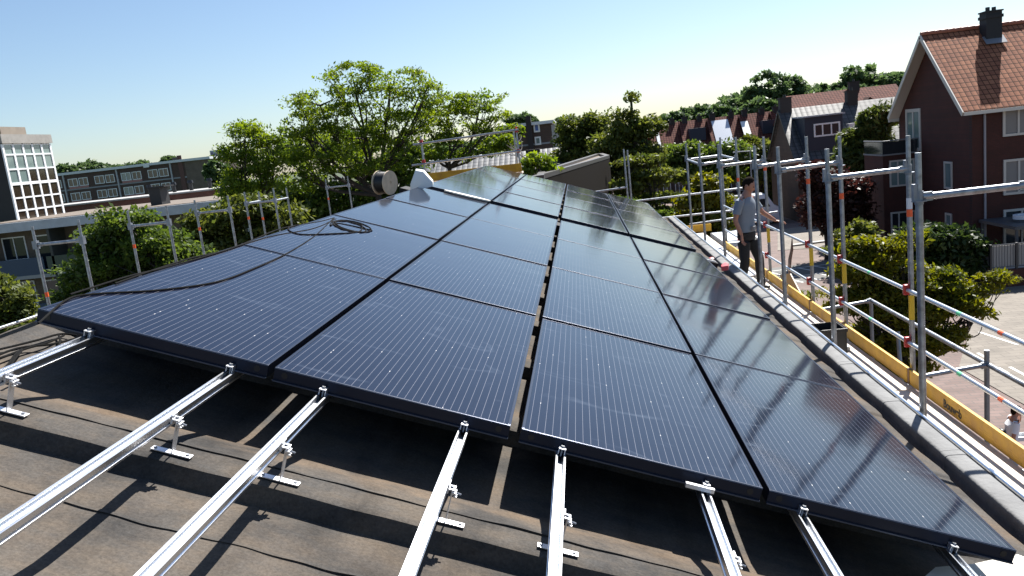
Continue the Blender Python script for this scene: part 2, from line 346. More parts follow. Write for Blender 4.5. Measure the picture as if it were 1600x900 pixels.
# ------------------------------------------------------------------ solar panels
def panel_mat():
    m=bpy.data.materials.new('solar_glass'); m.use_nodes=True; t=m.node_tree; b=t.nodes['Principled BSDF']
    tc=t.nodes.new('ShaderNodeTexCoord'); sp=t.nodes.new('ShaderNodeSeparateXYZ'); t.links.new(tc.outputs['Object'],sp.inputs[0])
    def M(op,a,b_=None,c=None):
        n=t.nodes.new('ShaderNodeMath'); n.operation=op
        for i,x in enumerate((a,b_,c)):
            if x is None: continue
            if isinstance(x,(int,float)): n.inputs[i].default_value=x
            else: t.links.new(x,n.inputs[i])
        return n.outputs[0]
    x=M('SUBTRACT',sp.outputs[0],.014); y=sp.outputs[1]
    pitch=(W-.028)/30
    fx=M('FRACT',M('DIVIDE',x,pitch)); line=M('LESS_THAN',M('ABSOLUTE',M('SUBTRACT',fx,.5)),.026)
    cellw=(W-.028)/6; fc=M('FRACT',M('DIVIDE',x,cellw)); cg=M('LESS_THAN',M('MINIMUM',fc,M('SUBTRACT',1,fc)),.008)
    cl=(L-.03)/12; fy=M('FRACT',M('DIVIDE',M('SUBTRACT',y,.015),cl)); cg2=M('LESS_THAN',M('MINIMUM',fy,M('SUBTRACT',1,fy)),.008)
    gap=M('MAXIMUM',cg,cg2)
    # sparkle: rare reflection glints painted as bright specks along the bars
    cv=t.nodes.new('ShaderNodeCombineXYZ'); t.links.new(M('FLOOR',M('DIVIDE',x,pitch)),cv.inputs[0]); t.links.new(M('FLOOR',M('DIVIDE',y,.012)),cv.inputs[1])
    oi=t.nodes.new('ShaderNodeObjectInfo'); t.links.new(oi.outputs['Random'],cv.inputs[2])
    wn=t.nodes.new('ShaderNodeTexWhiteNoise'); t.links.new(cv.outputs[0],wn.inputs[0])
    glint=M('MULTIPLY',M('GREATER_THAN',wn.outputs[0],.9972),M('LESS_THAN',M('ABSOLUTE',M('SUBTRACT',fx,.5)),.055))
    n=t.nodes.new('ShaderNodeTexNoise'); n.inputs['Scale'].default_value=1.1; n.inputs['Detail'].default_value=3; t.links.new(tc.outputs['Object'],n.inputs[0])
    r=t.nodes.new('ShaderNodeValToRGB'); r.color_ramp.elements[0].color=(.0028,.0042,.012,1); r.color_ramp.elements[1].color=(.0055,.008,.021,1); t.links.new(n.outputs[0],r.inputs[0])
    def MX(a,b_,f):
        q=t.nodes.new('ShaderNodeMix'); q.data_type='RGBA'; t.links.new(f,q.inputs[0]); t.links.new(a,q.inputs[6]); q.inputs[7].default_value=b_; return q.outputs[2]
    c=MX(r.outputs[0],(.003,.004,.008,1),gap); c=MX(c,(.17,.17,.19,1),line); c=MX(c,(.6,.58,.55,1),glint)
    # wiping smudges
    tc2=t.nodes.new('ShaderNodeMapping'); t.links.new(tc.outputs['Object'],tc2.inputs[0]); tc2.inputs['Scale'].default_value=(1.0,2.6,1)
    va=t.nodes.new('ShaderNodeVectorMath'); va.operation='ADD'; t.links.new(tc2.outputs[0],va.inputs[0])
    cb=t.nodes.new('ShaderNodeCombineXYZ'); t.links.new(M('MULTIPLY',oi.outputs['Random'],37),cb.inputs[0]); t.links.new(M('MULTIPLY',oi.outputs['Random'],91),cb.inputs[1]); t.links.new(cb.outputs[0],va.inputs[1])
    n2=t.nodes.new('ShaderNodeTexNoise'); n2.inputs['Scale'].default_value=2.2; n2.inputs['Detail'].default_value=7; n2.inputs['Distortion'].default_value=1.6; t.links.new(va.outputs[0],n2.inputs[0])
    r2=t.nodes.new('ShaderNodeValToRGB'); r2.color_ramp.elements[0].position=.60; r2.color_ramp.elements[1].position=.78; t.links.new(n2.outputs[0],r2.inputs[0])
    sm=M('MULTIPLY',r2.outputs[0],.11)
    q=t.nodes.new('ShaderNodeMix'); q.data_type='RGBA'; t.links.new(sm,q.inputs[0]); t.links.new(c,q.inputs[6]); q.inputs[7].default_value=(.30,.36,.46,1)
    # thin even film of dust
    q2=t.nodes.new('ShaderNodeMix'); q2.data_type='RGBA'; q2.inputs[0].default_value=.006; t.links.new(q.outputs[2],q2.inputs[6]); q2.inputs[7].default_value=(.42,.42,.42,1)
    t.links.new(q2.outputs[2],b.inputs['Base Color'])
    t.links.new(M('MULTIPLY_ADD',r2.outputs[0],.10,.088),b.inputs['Roughness'])
    b.inputs['IOR'].default_value=1.48; b.inputs['Specular IOR Level'].default_value=.5
    n3=t.nodes.new('ShaderNodeTexNoise'); n3.inputs['Scale'].default_value=1.5; n3.inputs['Detail'].default_value=1; t.links.new(va.outputs[0],n3.inputs[0])
    bp=t.nodes.new('ShaderNodeBump'); bp.inputs['Strength'].default_value=.12; bp.inputs['Distance'].default_value=.006; t.links.new(n3.outputs[0],bp.inputs['Height']); t.links.new(bp.outputs[0],b.inputs['Normal'])
    return m
PM=panel_mat()
ordn=['first','second','third','fourth','fifth','sixth','seventh','eighth']
colw=['leftmost column','second column from left','third column from left','rightmost column']
proto=None
for r,v in enumerate(ROWS):
    for c,u in enumerate(COLS):
        if proto is None:
            o=empty('solar_panel'); proto=o
            MB().add([(.011,.011,-.0015),(W-.011,.011,-.0015),(W-.011,L-.011,-.0015),(.011,L-.011,-.0015),(.011,.011,-.006),(W-.011,.011,-.006),(W-.011,L-.011,-.006),(.011,L-.011,-.006)],[(0,1,2,3),(7,6,5,4),(0,4,5,1),(1,5,6,2),(2,6,7,3),(3,7,4,0)]).build('glass',PM,o)
            f=MB(); t_=.0125
            f.bb((0,0,-.055),(W,t_,0)).bb((0,L-t_,-.055),(W,L,0)).bb((0,t_,-.055),(t_,L-t_,0)).bb((W-t_,t_,-.055),(W,L-t_,0))
            fr=f.build('frame',mat('panel_frame',(.016,.022,.042),.3,.6),o,bevel=.0012)
            MB().bb((0,-.010,-.057),(W,.0,-.0515)).build('bottom_flange',mat('flange_blue',(.07,.09,.14),.35,.8),o); MB().add([(0,-.0006,-.0035),(W,-.0006,-.0035),(W,.004,.0006),(0,.004,.0006),(0,.004,-.0035),(W,.004,-.0035)],[(0,1,2,3),(0,4,5,1),(0,3,4),(1,5,2),(2,5,4,3)]).build('frame_glare_lip',mat('lip_glare',(.55,.56,.58),.4,.9),o)  # bright front strip paints in sun glare on the black frame edge
            MB().tube((.045,-.0015,-.026),(.045,.003,-.026),.013,n=14).build('drain_hole',BLK,o); MB().tube((W-.045,-.0015,-.026),(W-.045,.003,-.026),.013,n=14).build('drain_hole',BLK,o)
            MB().bb((.42,1.72,-.058),(.58,1.82,-.028)).build('junction_box',BLK,o)
        else: o=copy_tree(proto)
        M4=ROOF_M.copy()@Matrix.Rotation(R(rnd.uniform(-.16,.16)),4,'X')@Matrix.Rotation(R(rnd.uniform(-.16,.16)),4,'Y'); M4.translation=RP(u,v,rnd.uniform(0,.0015)); o.matrix_world=M4
        if r<4: rw=('front' if r==0 else ordn[r])+' row of the near block'
        else: rw=('first row beyond the wide black joint' if r==4 else ('farthest' if r==7 else ordn[r-4])+' row of the far block')
        tag(o,f'black solar panel, {rw}, {colw[c]}','solar panel','solar panels laid in four columns on the roof')
# ------------------------------------------------------------------ mounting rails
RU=[-1.797,-1.19,-.797,-.205,.20,.79,1.185,1.786]
def rail_mesh(v0,v1):
    pts=[(-.02,-.04),(.02,-.04),(.02,-.031),(.014,-.028),(.014,-.022),(.02,-.019),(.02,0),(.0125,0),(.0125,-.004),(.009,-.011),(.009,-.022),(-.009,-.022),(-.009,-.011),(-.0125,-.004),(-.0125,0),(-.02,0),(-.02,-.019),(-.014,-.022),(-.014,-.028),(-.02,-.031)]
    m=MB(); n=len(pts); V=[(x,v0,z) for x,z in pts]+[(x,v1,z) for x,z in pts]
    m.add(V,[(i,(i+1)%n,n+(i+1)%n,n+i) for i in range(n)])
    m.add([(x,v0,z) for x,z in pts],[(0,1,2,3,8+2,9+2),(3,4,5,6,7,8,9,10)][:0] or [])
    return m
rail_lab=['leftmost aluminium mounting rail, cut by the left edge of the photo','aluminium mounting rail second from the left, running out to the lower left corner','aluminium mounting rail third from the left, under the left end of the second panel column','aluminium mounting rail just left of the central gap between panels','aluminium mounting rail just right of the central gap between panels','aluminium mounting rail with a sideways clamp lying across its end','aluminium mounting rail second from the right, ending under the rightmost panels','rightmost short aluminium mounting rail, at the lower right corner of the panels']
vbr=P0+.05
rp=None
VR0=-3.6
for i,u in enumerate(RU):
    short=(i==7)
    o=empty('mounting_rail'); 
    rail_mesh(VR0 if not short else -.30,VEND-.2).build('rail',ALU,o)
    # end clamp at panel front
    m=MB(); m.bb((-.014,-.030,.002),(-.011,-.002,.024)).bb((.011,-.030,.002),(.014,-.002,.024)).bb((-.014,-.034,.024),(.014,.003,.028))
    cl=m.build('end_clamp',ALUW,o); MB().tube((0,-.017,-.01),(0,-.017,.036),.004,n=8).tube((0,-.017,.028),(0,-.017,.036),.0075,n=6).build('bolt',ZINC,cl)
    if i==5: MB().bb((-.085,-.052,.004),(.03,-.034,.022)).build('spare_clamp',ALUW,o)
    vb0s=[vbr] if not short else [-.22]
    if not short: vb0s.append(vbr-PER*1)
    vb0s+= [vbr+PER*k for k in range(1,16)] if not short else [vbr+PER*k for k in range(1,16)]
    hb=prof(vbr+.0)+.005-(-.0575)   # crest surface relative to rail top
    for q,vv in enumerate(vb0s):
        if q>1 and q>3: 
            if q%2: continue
        side=1
        hz=hb
        m=MB()
        m.bb((.036,vv-.014,hz+.006),(.040,vv+.014,-.012))       # upright
        m.bb((.018,vv-.018,-.016),(.048,vv+.018,-.010))         # top leg
        m.bb((.018,vv-.016,-.030),(.026,vv+.016,-.016)).bb((.038,vv-.016,-.030),(.053,vv+.016,-.022)).bb((.046,vv-.014,-.040),(.058,vv+.014,-.034))
        m.bb((.0205,vv-.02,-.012),(.026,vv+.02,.006))
        br=m.build('bracket',ALUW,o,bevel=.001)
        MB().bb((-.04,vv-.014,hz),(.105,vv+.014,hz+.005)).build('foot_plate',ALUW,br,bevel=.001)
        for (pa_,pb_,rr_) in(((.034,vv,-.012),(.034,vv,-.004),.007),((.045,vv,-.026),(.070,vv,-.03),.004),((.090,vv,hz+.004),(.090,vv,hz+.010),.006),((-.028,vv,hz+.004),(-.028,vv,hz+.010),.006)): MB().tube(pa_,pb_,rr_,n=6).build('bolt',ZINCD,br)
    M4=ROOF_M.copy(); M4.translation=RP(u,0,-.0575); o.matrix_world=M4
    tag(o,rail_lab[i],'mounting rail','aluminium rails under the solar panels')
# ------------------------------------------------------------------ cables
def spline(pts,n=8):
    P=[Vector(p) for p in pts]; P=[P[0]*2-P[1]]+P+[P[-1]*2-P[-2]]; out=[]
    for i in range(1,len(P)-2):
        for k in range(n):
            t=k/n; a,b,c,d=P[i-1:i+3]
            out.append(.5*((2*b)+(c-a)*t+(2*a-5*b+4*c-d)*t*t+(3*b-a-3*c+d)*t**3))
    out.append(P[-2]); return out
def onroof(px,py,h):
    d=ray(px,py); k=(h-NN.dot(CAM))/NN.dot(d); p=CAM+d*k; return p
def cable(name,pix,r,h,matl,label,grp=None,closed=False,wob=0):
    pts=[onroof(x,y,h+r+(wob*abs(math.sin(i*1.7)))) for i,(x,y) in enumerate(pix)]
    o=MB().path(spline(pts,8),r,6).build(name,matl,None,smooth=True); return tag(o,label,'cable',grp)
CAB=mat('grey_black_cable',(.010,.010,.010),.9,spec=.1)
G1='black cables lying over the left panels'
cable('cable',[(60,505),(105,468),(150,459),(250,453),(340,440),(400,418),(450,395),(490,370),(512,350),(522,340)],.0045,0,CAB,'black cable running along the left edge of the panels up to the coil',G1)
cable('cable',[(110,460),(200,432),(250,420),(330,398),(380,382),(430,368),(490,357),(525,342)],.0045,0,CAB,'black cable lying across the corner of the second panel row to the coil',G1)
cable('cable',[(180,443),(240,422),(300,403),(350,392),(395,375),(440,357),(500,346),(520,341)],.0045,0,CAB,'thin black cable hugging the left panel edge',G1)
coil=[]
for k in range(60):
    a=k/60*2*math.pi*2.9; rr=1-.10*(k/60); coil.append((549+29*rr*math.cos(a)+4*math.sin(a*.37),353+7.5*rr*math.sin(a)+6*rr*math.cos(a)+k*.02))
cable('cable_coil',[(522,341),(516,352),(530,349)]+coil+[(560,362),(520,365),(470,366),(450,358),(462,352)],.005,0,CAB,'loose coil of black cable on the leftmost panels',G1,wob=.004)
cable('cable',[(652,292),(672,290),(700,285),(722,276),(740,268),(752,262),(775,258)],.008,0,CAB,'thin black cable curling over the far left panels',G1)
cable('cable',[(728,272),(745,276),(758,274),(770,262)],.008,0,CAB,'short loop of black cable at the far tip of the roof',G1)
G2='loose black cables on the bare felt at the left'
for i,(pix,l) in enumerate([([(-20,550),(20,541),(60,531),(94,522),(120,524)],'upper of the loose black cables on the bare felt at the left'),([(-20,566),(10,556),(40,545),(75,535),(100,524)],'middle loose black cable on the bare felt at the left'),([(-20,562),(15,548),(40,542),(80,538),(118,529)],'lower loose black cable bundle on the bare felt'),([(-10,590),(12,570),(22,556),(35,546),(18,570),(28,588)],'small tangled black cable loop beside the leftmost rail'),([(92,524),(94,532),(92,542)],'short black cable tail hanging at the panel corner')]):
    cable('cable',pix,.005,-.25,CAB,l,G2)
# ------------------------------------------------------------------ cable reel, white wedge, oval board
q=at(604,288,6.9)
reel=empty('cable_reel',(0,0,0),'wooden reel wound with black cable standing at the left end of the panels','cable reel')
wood=mat('reel_wood',(.72,.56,.40),.7,noise=.25,scale=10,bump=.1)
c0=at(589,287,7.1); c1=at(613,284,7.1); ax=(c1-c0).normalized(); ax=(ax+Vector((0,-.45,-.1))).normalized()
mid=(c0+c1)/2; hw=.085
a_=mid-ax*hw; b_=mid+ax*hw
def ring_disc(m,c,ax,r,rin,th,n=36):
    a=ax.orthogonal().normalized(); b=ax.cross(a); V=[]
    for s in(-th/2,th/2):
        for q_ in(r,rin):
            for i in range(n):
                t=2*math.pi*i/n; V.append(c+ax*s+a*math.cos(t)*q_+b*math.sin(t)*q_)
    F=[]
    for i in range(n):
        j=(i+1)%n
        F+=[(i,j,n+j,n+i),(2*n+i,3*n+i,3*n+j,2*n+j),(i,2*n+i,2*n+j,j),(n+i,n+j,3*n+j,3*n+i)]
    m.add(V,F)
for cc in(a_,b_):
    m=MB(); ring_disc(m,cc,ax,.155,.022,.014); m.build('flange',wood,reel,smooth=True)
m=MB(); turns=22
pp=[];n=turns*20
A=ax.orthogonal().normalized(); Bv=ax.cross(A)
for i in range(n):
    t=i/20*2*math.pi; s=-hw+.012+(2*hw-.024)*(i/n); pp.append(mid+ax*s+A*math.cos(t)*(.134+.003*math.sin(i*.37))+Bv*math.sin(t)*.134)
m.path(pp,.0048,5); m.tube(a_+ax*.008,b_-ax*.008,.130,n=32); m.build('cable_winding',BLK,reel,smooth=True)
MB().tube(a_,b_,.021,n=16).build('core',wood,reel)
# clear glassless white wedge (insulation offcut)
o=MB()
Yw=8.0
pa=[at(649,266,Yw),at(662,268,Yw),at(676,284,Yw-.2),at(677,290,Yw-.2),at(674,292,Yw-.2),at(641,300,Yw+.05),at(641,288,Yw+.02)]
ext=Vector((-.02,.16,.02))
o.prism(pa,ext); wd=o.build('white_tub',mat('white_plastic',(.82,.83,.84),.35),None,bevel=.012,smooth=True)
tag(wd,'white plastic tub standing on edge at the far left end of the near panels','tub')
m=MB(); n=32; cen=RP(COLS[0]+.68,vb+.10,.012)
V=[cen+UX*(.34*math.cos(2*math.pi*i/n))+VY*(.075*math.sin(2*math.pi*i/n)) for i in range(n)]
m.prism(V,NN*.02)
tag(m.build('oval_lid',mat('cream_lid',(.85,.80,.70),.5),None),'thin pale oval lid lying over the black joint between the panel blocks','lid')
tag(MB().prism([RP(2.33,7.9,-.15)+Vector(v) for v in((0,0,0),(.10,.02,0),(.12,.10,.02),(.08,.16,.03),(.02,.13,.0))],(0,0,.07)).build('red_rag',mat('pink_red_cloth',(.62,.10,.12),.8),None,bevel=.015,smooth=True),'crumpled pinkish red rag at the roof edge beside the panels','rag')
tag(MB().prism([RP(2.30,8.75,-.17)+Vector(v) for v in((0,0,0),(.09,.02,0),(.08,.09,.02),(.02,.08,.02))],(0,0,.05)).build('red_scrap',RED,None,bevel=.012,smooth=True),'small dark red scrap lying beside the black joint at the roof edge','scrap')
pl=[onroof(x,y,-.175) for x,y in((1440,905),(1462,886),(1520,881),(1590,866),(1640,884),(1640,940),(1440,940))]
tag(MB().prism(pl,NN*-.02).build('pale_board',mat('pale_board',(.7,.66,.58),.6,noise=.15,scale=4),None),'pale board lying on the roof at the lower right corner of the photo','board')
# ------------------------------------------------------------------ scaffolds
TR=.0242
def standard(par,x,y,z0,z1,orange=None,spigot=True,extra=None,mt=None):
    o=MB().tube((x,y,z0),(x,y,z1-.26 if spigot else z1),TR,n=14)
    if spigot: o.tube((x,y,z1-.28),(x,y,z1),TR*.84,n=14)
    ob=o.build('standard',mt or ZINC,par,smooth=True)
    if orange is not None: MB().tube((x,y,orange-.035),(x,y,orange+.035),TR+.0015,n=14,cap=False).build('orange_band',ORANGE,ob,smooth=True)
    if extra:
        for (za,zb_,mm,nm) in extra: MB().tube((x,y,za),(x,y,zb_),TR+.0018,n=14,cap=False).build(nm,mm,ob,smooth=True)
    return ob
def rosette(par,x,y,z):
    m=MB(); m.tube((x,y,z-.005),(x,y,z+.004),.06,n=10); return m
def tube(par,a,b,name='ledger',r=TR,mt=None,heads=True):
    a=Vector(a);b=Vector(b); m=MB().tube(a,b,r,n=12)
    if heads:
        d=(b-a).normalized()
        for e,s in((a,1),(b,-1)):
            m.box(e+d*s*.035,(.06,.03,.06),(d,d.cross(Vector((0,0,1))).normalized(),Vector((0,0,1))))
    return m.build(name,mt or ZINC,par,smooth=True)
XI,XO,ZD,ZT=2.62,3.35,-1.53,.77
scR=empty('scaffold',(2.6,0,GZ),'long galvanised tube scaffold with yellow toe boards along the right eave of the roof','scaffold'); scR_loc=Vector((2.6,0,GZ))
class Off:  # children given in world coordinates: parent inverse
    pass
def fix(par):
    for ch in par.children:
        ch.matrix_parent_inverse=Matrix.Translation(-par.location)
innerY=[2.58,4.57,6.39,7.60,10.29,12.38,14.2]
outerY=[4.60,6.53,7.88,10.33,12.63]
for i,y in enumerate(innerY):
    standard(scR,XI,y,GZ+.02,ZT)
for i,y in enumerate([2.58]+outerY+[14.3]):
    zo=[None,.10,.12,.22,.30,.0,.2][i]
    zz=ZT+(.04 if i else 0)
    ex=[]
    if i in (1,2,3,4): ex=[(-.92,-.68,YTAPE,'yellow_band')]
    if i==1: ex.append((.14,.24,WTAPE,'white_band'))
    standard(scR,XO,y,GZ+.02,zz,orange=zo,extra=ex)
pairs=[(2.58,2.58,.47),(4.57,4.60,.50),(6.39,6.53,.50),(7.60,7.88,.50),(10.29,10.33,.42),(12.38,12.63,.38),(14.2,14.3,.42)]
for a,b,z in pairs:
    o=tube(scR,(XI+.02,a,z),(XO-.02,b,z+.01),'transom')
    for (x,yy) in((XI,a),(XO,b)):
        m=MB(); m.tube((x,yy,z-.03),(x,yy,z-.022),.052,n=8); m.tube((x,yy,z-.05),(x,yy,z+.04),TR+.004,n=12)
        m.box((x-.03,yy,z+.03),(.025,.04,.12)); m.build('rosette',ZINCD,o)
    tube(scR,(XI+.02,a,ZD-.06),(XO-.02,b,ZD-.06),'transom')
# ring of tubes at the far corner
tube(scR,(XI,12.38,.38),(XI,14.2,.42)); tube(scR,(XO,12.63,.39),(XO,14.3,.43))
for z,nm in((-.62,'guard_rail'),(-1.13,'mid_rail')):
    ys=[1.2,2.58]+outerY+[14.3]
    for a,b in zip(ys[:-1],ys[1:]):
        o=tube(scR,(XO-.05,a,z),(XO-.05,b,z),nm,r=.019,heads=False,mt=mat('light_tube',(.55,.58,.62),.35,.9))
        if a in(2.58,4.6): MB().tube((XO-.05,a+.9,z),(XO-.05,a+.97,z),.0196,n=12,cap=False).build('green_band',mat('green_tape',(.1,.5,.25),.5),o); 
        if a in(2.58,): MB().tube((XO-.05,a+.25,z),(XO-.05,a+.32,z),.0196,n=12,cap=False).build('orange_band',ORANGE,o)
    for y in [2.45]+outerY+[14.3]:
        m=MB().box((XO-.055,y-.02,z),(.05,.045,.10)).box((XO-.04,y+.01,z-.01),(.06,.03,.06)); m.build('coupler',RED,scR,bevel=.008)
# toe boards
tb=[(1.9,4.52),(4.56,6.45),(6.49,7.80),(7.84,10.25),(10.3,12.55),(12.6,14.3)]
XB=3.29
for k,(a,b) in enumerate(tb):
    o=MB().bb((XB-.015,a,ZD+.005),(XB+.015,b,ZD+.15)).build('toe_board',YBOARD,scR,bevel=.003)
    MB().bb((XB-.019,b-.03,ZD+.0),(XB+.019,b+.012,ZD+.155)).build('end_fitting',mat('board_fitting',(.16,.07,.02),.6),o)
    if k==0:
        tx=bpy.data.curves.new('lettering','FONT'); tx.body='Bouweb'; tx.size=.10; tx.extrude=.001; tx.offset=.003
        to=bpy.data.objects.new('tmp',tx); COL.objects.link(to); dg=bpy.context.evaluated_depsgraph_get(); me=bpy.data.meshes.new_from_object(to.evaluated_get(dg)); bpy.data.objects.remove(to)
        me.materials.clear(); me.materials.append(mat('stencil_black',(.02,.015,.01),.7)); lo=bpy.data.objects.new('lettering',me); COL.objects.link(lo); lo.parent=o
        lo.matrix_basis=Matrix(((0,0,-1,XB-.0165),(-1,0,0,3.78),(0,1,0,ZD+.035),(0,0,0,1)))
# outrigger
zt=-1.47
for y in (2.3,4.75,7.85):
    standard(scR,4.1,y,GZ+.02,-1.33 if y<6 else -1.5,orange=-2.35 if y<6 else None,spigot=False,mt=ZINCD)
    tube(scR,(XO,y-.1,zt-.05),(4.1,y-.02,zt),'transom',r=.022)
tube(scR,(4.1,.9,zt),(4.1,7.9,zt),'ledger',heads=False); 
tube(scR,(4.12,7.0,-1.7),(3.95,6.2,-4.2),'brace',mt=ZINCD,heads=False)
# rails at the far end across
for (x,z,y) in ((.6,-.02,15.2),):
    pass
fix(scR)
# planks on the right deck
for k in range(3):
    for s,(a,b) in enumerate([(.9,4.3),(4.32,7.4),(7.42,10.4),(10.42,16.9)]):
        x0=2.665+k*.205
        o=MB().bb((x0,a+.03*k,ZD-.045),(x0+.197,b+.03*k,ZD-.002 if not(k==1 and s%2) else ZD+.004)).build('scaffold_plank',PLANK,None,bevel=.004)
        tag(o,f'pale scaffold plank on the right deck, {["inner","middle","outer"][k]} board of the {["nearest bay","second bay","bay beside the workman","farthest bay"][s]}','plank','pale planks of the scaffold decks')
# white sheets on deck
for k,(y0,y1,z,l) in enumerate([(10.6,13.3,0,'long white sheet lying on the planks beyond the workman'),(13.4,16.4,0,'white sheet lying on the far end of the right scaffold deck')]):
    tag(MB().bb((2.70,y0,ZD+.006+z),(3.22,y1,ZD+.03+z)).build('white_sheet',WHITE,None,bevel=.004),l,'sheet')
tag(MB().bb((3.42,15.2,ZD-.03),(4.25,16.8,ZD+.0)).bb((3.42,15.0,ZD-.12),(4.2,16.9,ZD-.0305)).build('white_sheet',WHITE,None,bevel=.004),'stack of white sheets behind the toe board at the far scaffold corner','sheet')
# crate on deck
cr=atX(1270,492,2.85)
m=MB(); cx,cy,cz=2.84,5.55,ZD+.002
m.bb((cx-.13,cy-.18,cz),(cx+.15,cy+.18,cz+.012)); 
for (a,b) in(((cx-.13,cy-.18),(cx-.118,cy+.18)),((cx+.138,cy-.18),(cx+.15,cy+.18)),((cx-.118,cy-.18),(cx+.138,cy-.168)),((cx-.118,cy+.168),(cx+.138,cy+.18))): m.bb((a[0],a[1],cz+.012),(b[0],b[1],cz+.36))
m.bb((cx-.14,cy-.19,cz+.33),(cx+.16,cy-.18,cz+.37)); m.bb((cx+.15,cy-.18,cz+.33),(cx+.16,cy+.18,cz+.37))
tag(m.build('crate',BLK,None,bevel=.004),'black plastic crate standing on the scaffold planks','crate')
for k,(a,b,l) in enumerate([((3.12,5.75,ZD+.03),(3.02,7.3,ZD+.03),'short loose steel tube with a red band lying on the planks'),((2.86,7.1,ZD+.03),(2.80,8.5,ZD+.03),'short loose steel tube lying on the planks by the workman')]):
    o=MB().tube(a,b,.024,n=12).build('loose_tube',ZINC,None,smooth=True); tag(o,l,'tube')
    if k==0: 
        d=(Vector(b)-Vector(a)); bb=MB().tube(Vector(a)+d*.45,Vector(a)+d*.52,.0246,n=12,cap=False).build('red_band',RED,o)
# beige board leaning outside and strip
p1=[atX(1218,430,3.5),atX(1234,427,3.5),atX(1265,486,3.5),atX(1240,480,3.5)]
tag(MB().prism(p1,(.02,.01,0)).build('leaning_board',mat('beige_board',(.55,.50,.43),.7),None),'beige triangular board leaning outside the yellow toe board','board')
p2=[atX(1237,372,3.36),atX(1238.5,390,3.36),atX(1236,405,3.36),atX(1234,428,3.36),atX(1231,425,3.36),atX(1231.5,405,3.36),atX(1235,390,3.36)]
tag(MB().prism(p2,(.012,.006,0)).build('brown_strap',mat('brown_leather',(.12,.045,.025),.6),None),'brown strap hanging from the guard rail right of the workman','strap')
# left scaffold
scL=empty('scaffold',(-7.4,8,GZ),'row of tube scaffold frames with orange marks left of the roof','scaffold')
for k,y in enumerate([8.0,10.53,13.06,15.6,18.1,21.9]):
    if k==4: continue
    standard(scL,-7.0,y,GZ+.02,.75); standard(scL,-7.73,y,GZ+.02,.73,orange=[-.30,.09,.12,.1,.1,.1][k])
    tube(scL,(-7.02,y,.45),(-7.71,y,.45),'transom'); tube(scL,(-7.02,y,ZD-.06),(-7.71,y,ZD-.06),'transom')
    for x_ in(-7.0,-7.73): MB().box((x_,y,.45),(.07,.07,.12)).build('rosette',ZINCD,scL)
standard(scL,-7.73,16.45,GZ+.02,.69,orange=.0)
standard(scL,-7.0,16.45,GZ+.02,.7)
for a,b in [(5.4,8.0),(8.0,10.53),(10.53,13.06),(13.06,15.6),(15.6,16.45),(16.45,21.9)]:
    for z in (-.56,-1.1): tube(scL,(-7.73,a,z),(-7.73,b,z),'guard_rail',r=.02,heads=False)
    MB().bb((-7.70,a+.02,ZD),(-7.67,b-.02,ZD+.17)).build('toe_board',YBOARD,scL)
tube(scL,(-7.0,15.6,.45),(-7.0,16.45,.45)); tube(scL,(-7.73,15.6,.45),(-7.73,16.45,.45))
fix(scL)
for k,(a,b) in enumerate([(6,8),(8.02,10.5),(10.52,13),(13.02,16.4),(16.42,21.8)]):
    tag(MB().bb((-7.65,a,ZD-.045),(-7.05,b,ZD)).build('scaffold_plank',PLANK,None),f'pale deck board on the left scaffold, bay {["nearest the camera","second from the camera","in the middle","behind the grouped posts","farthest away"][k]}','plank','pale planks of the scaffold decks')
# far gable scaffold
YF=17.5
scF=empty('scaffold',(-1,YF,GZ),'tube scaffold with two guard rails and a yellow toe board beyond the far gable','scaffold')
for x,z1 in((-3.64,1.62),(-1.16,1.6),(1.50,.72)):
    standard(scF,x,YF,GZ+.02,z1,orange=(z1-.05 if x>-1.5 and x<0 else None),mt=ZINC)
    if x<0: 
        standard(scF,x-.12,YF+.65,GZ+.02,z1-.05)
        tube(scF,(x,YF+.02,1.15),(x-.1,YF+.63,1.15),'transom')
        for z in(1.48,.97): MB().box((x,YF-.02,z),(.08,.07,.09)).build('coupler',RED,scF)
standard(scF,1.62,YF+.5,GZ+.02,.68); standard(scF,4.3,YF,GZ+.02,.2)
tube(scF,(-3.85,YF-.05,1.42),(-1.1,YF-.05,1.50),'guard_rail',heads=False,r=.026); tube(scF,(-3.95,YF-.05,.90),(-1.1,YF-.05,.97),'mid_rail',heads=False,r=.026)
tube(scF,(.55,YF-.05,-.28),(1.5,YF-.05,-.24),'guard_rail',heads=False); tube(scF,(1.5,YF-.05,-.62),(4.6,YF-.05,-.56),'guard_rail',heads=False); tube(scF,(3.0,YF-.05,-1.35),(5.2,YF-.05,-1.25),'mid_rail',heads=False)
tube(scF,(1.5,YF-.05,-1.12),(4.6,YF-.05,-1.1),'mid_rail',heads=False)
for a,b in((-3.6,-1.12),):
    MB().bb((a,YF-.16,.44),(b,YF-.13,.66)).build('toe_board',YBOARD,scF,bevel=.003)
MB().bb((2.8,17.2,ZD),(3.5,17.23,ZD+.18)).build('toe_board',YBOARD,scF)
fix(scF)
for k in range(2): tag(MB().bb((-3.6,YF-.12+.3*k,.39),(-1.12,YF+.16+.3*k,.435)).build('scaffold_plank',PLANK,None),'pale deck board beyond the far ridge, '+['nearer','farther']+[''] if False else f'pale deck board beyond the far gable, {["nearer","farther"][k]} of the two','plank','pale planks of the scaffold decks')
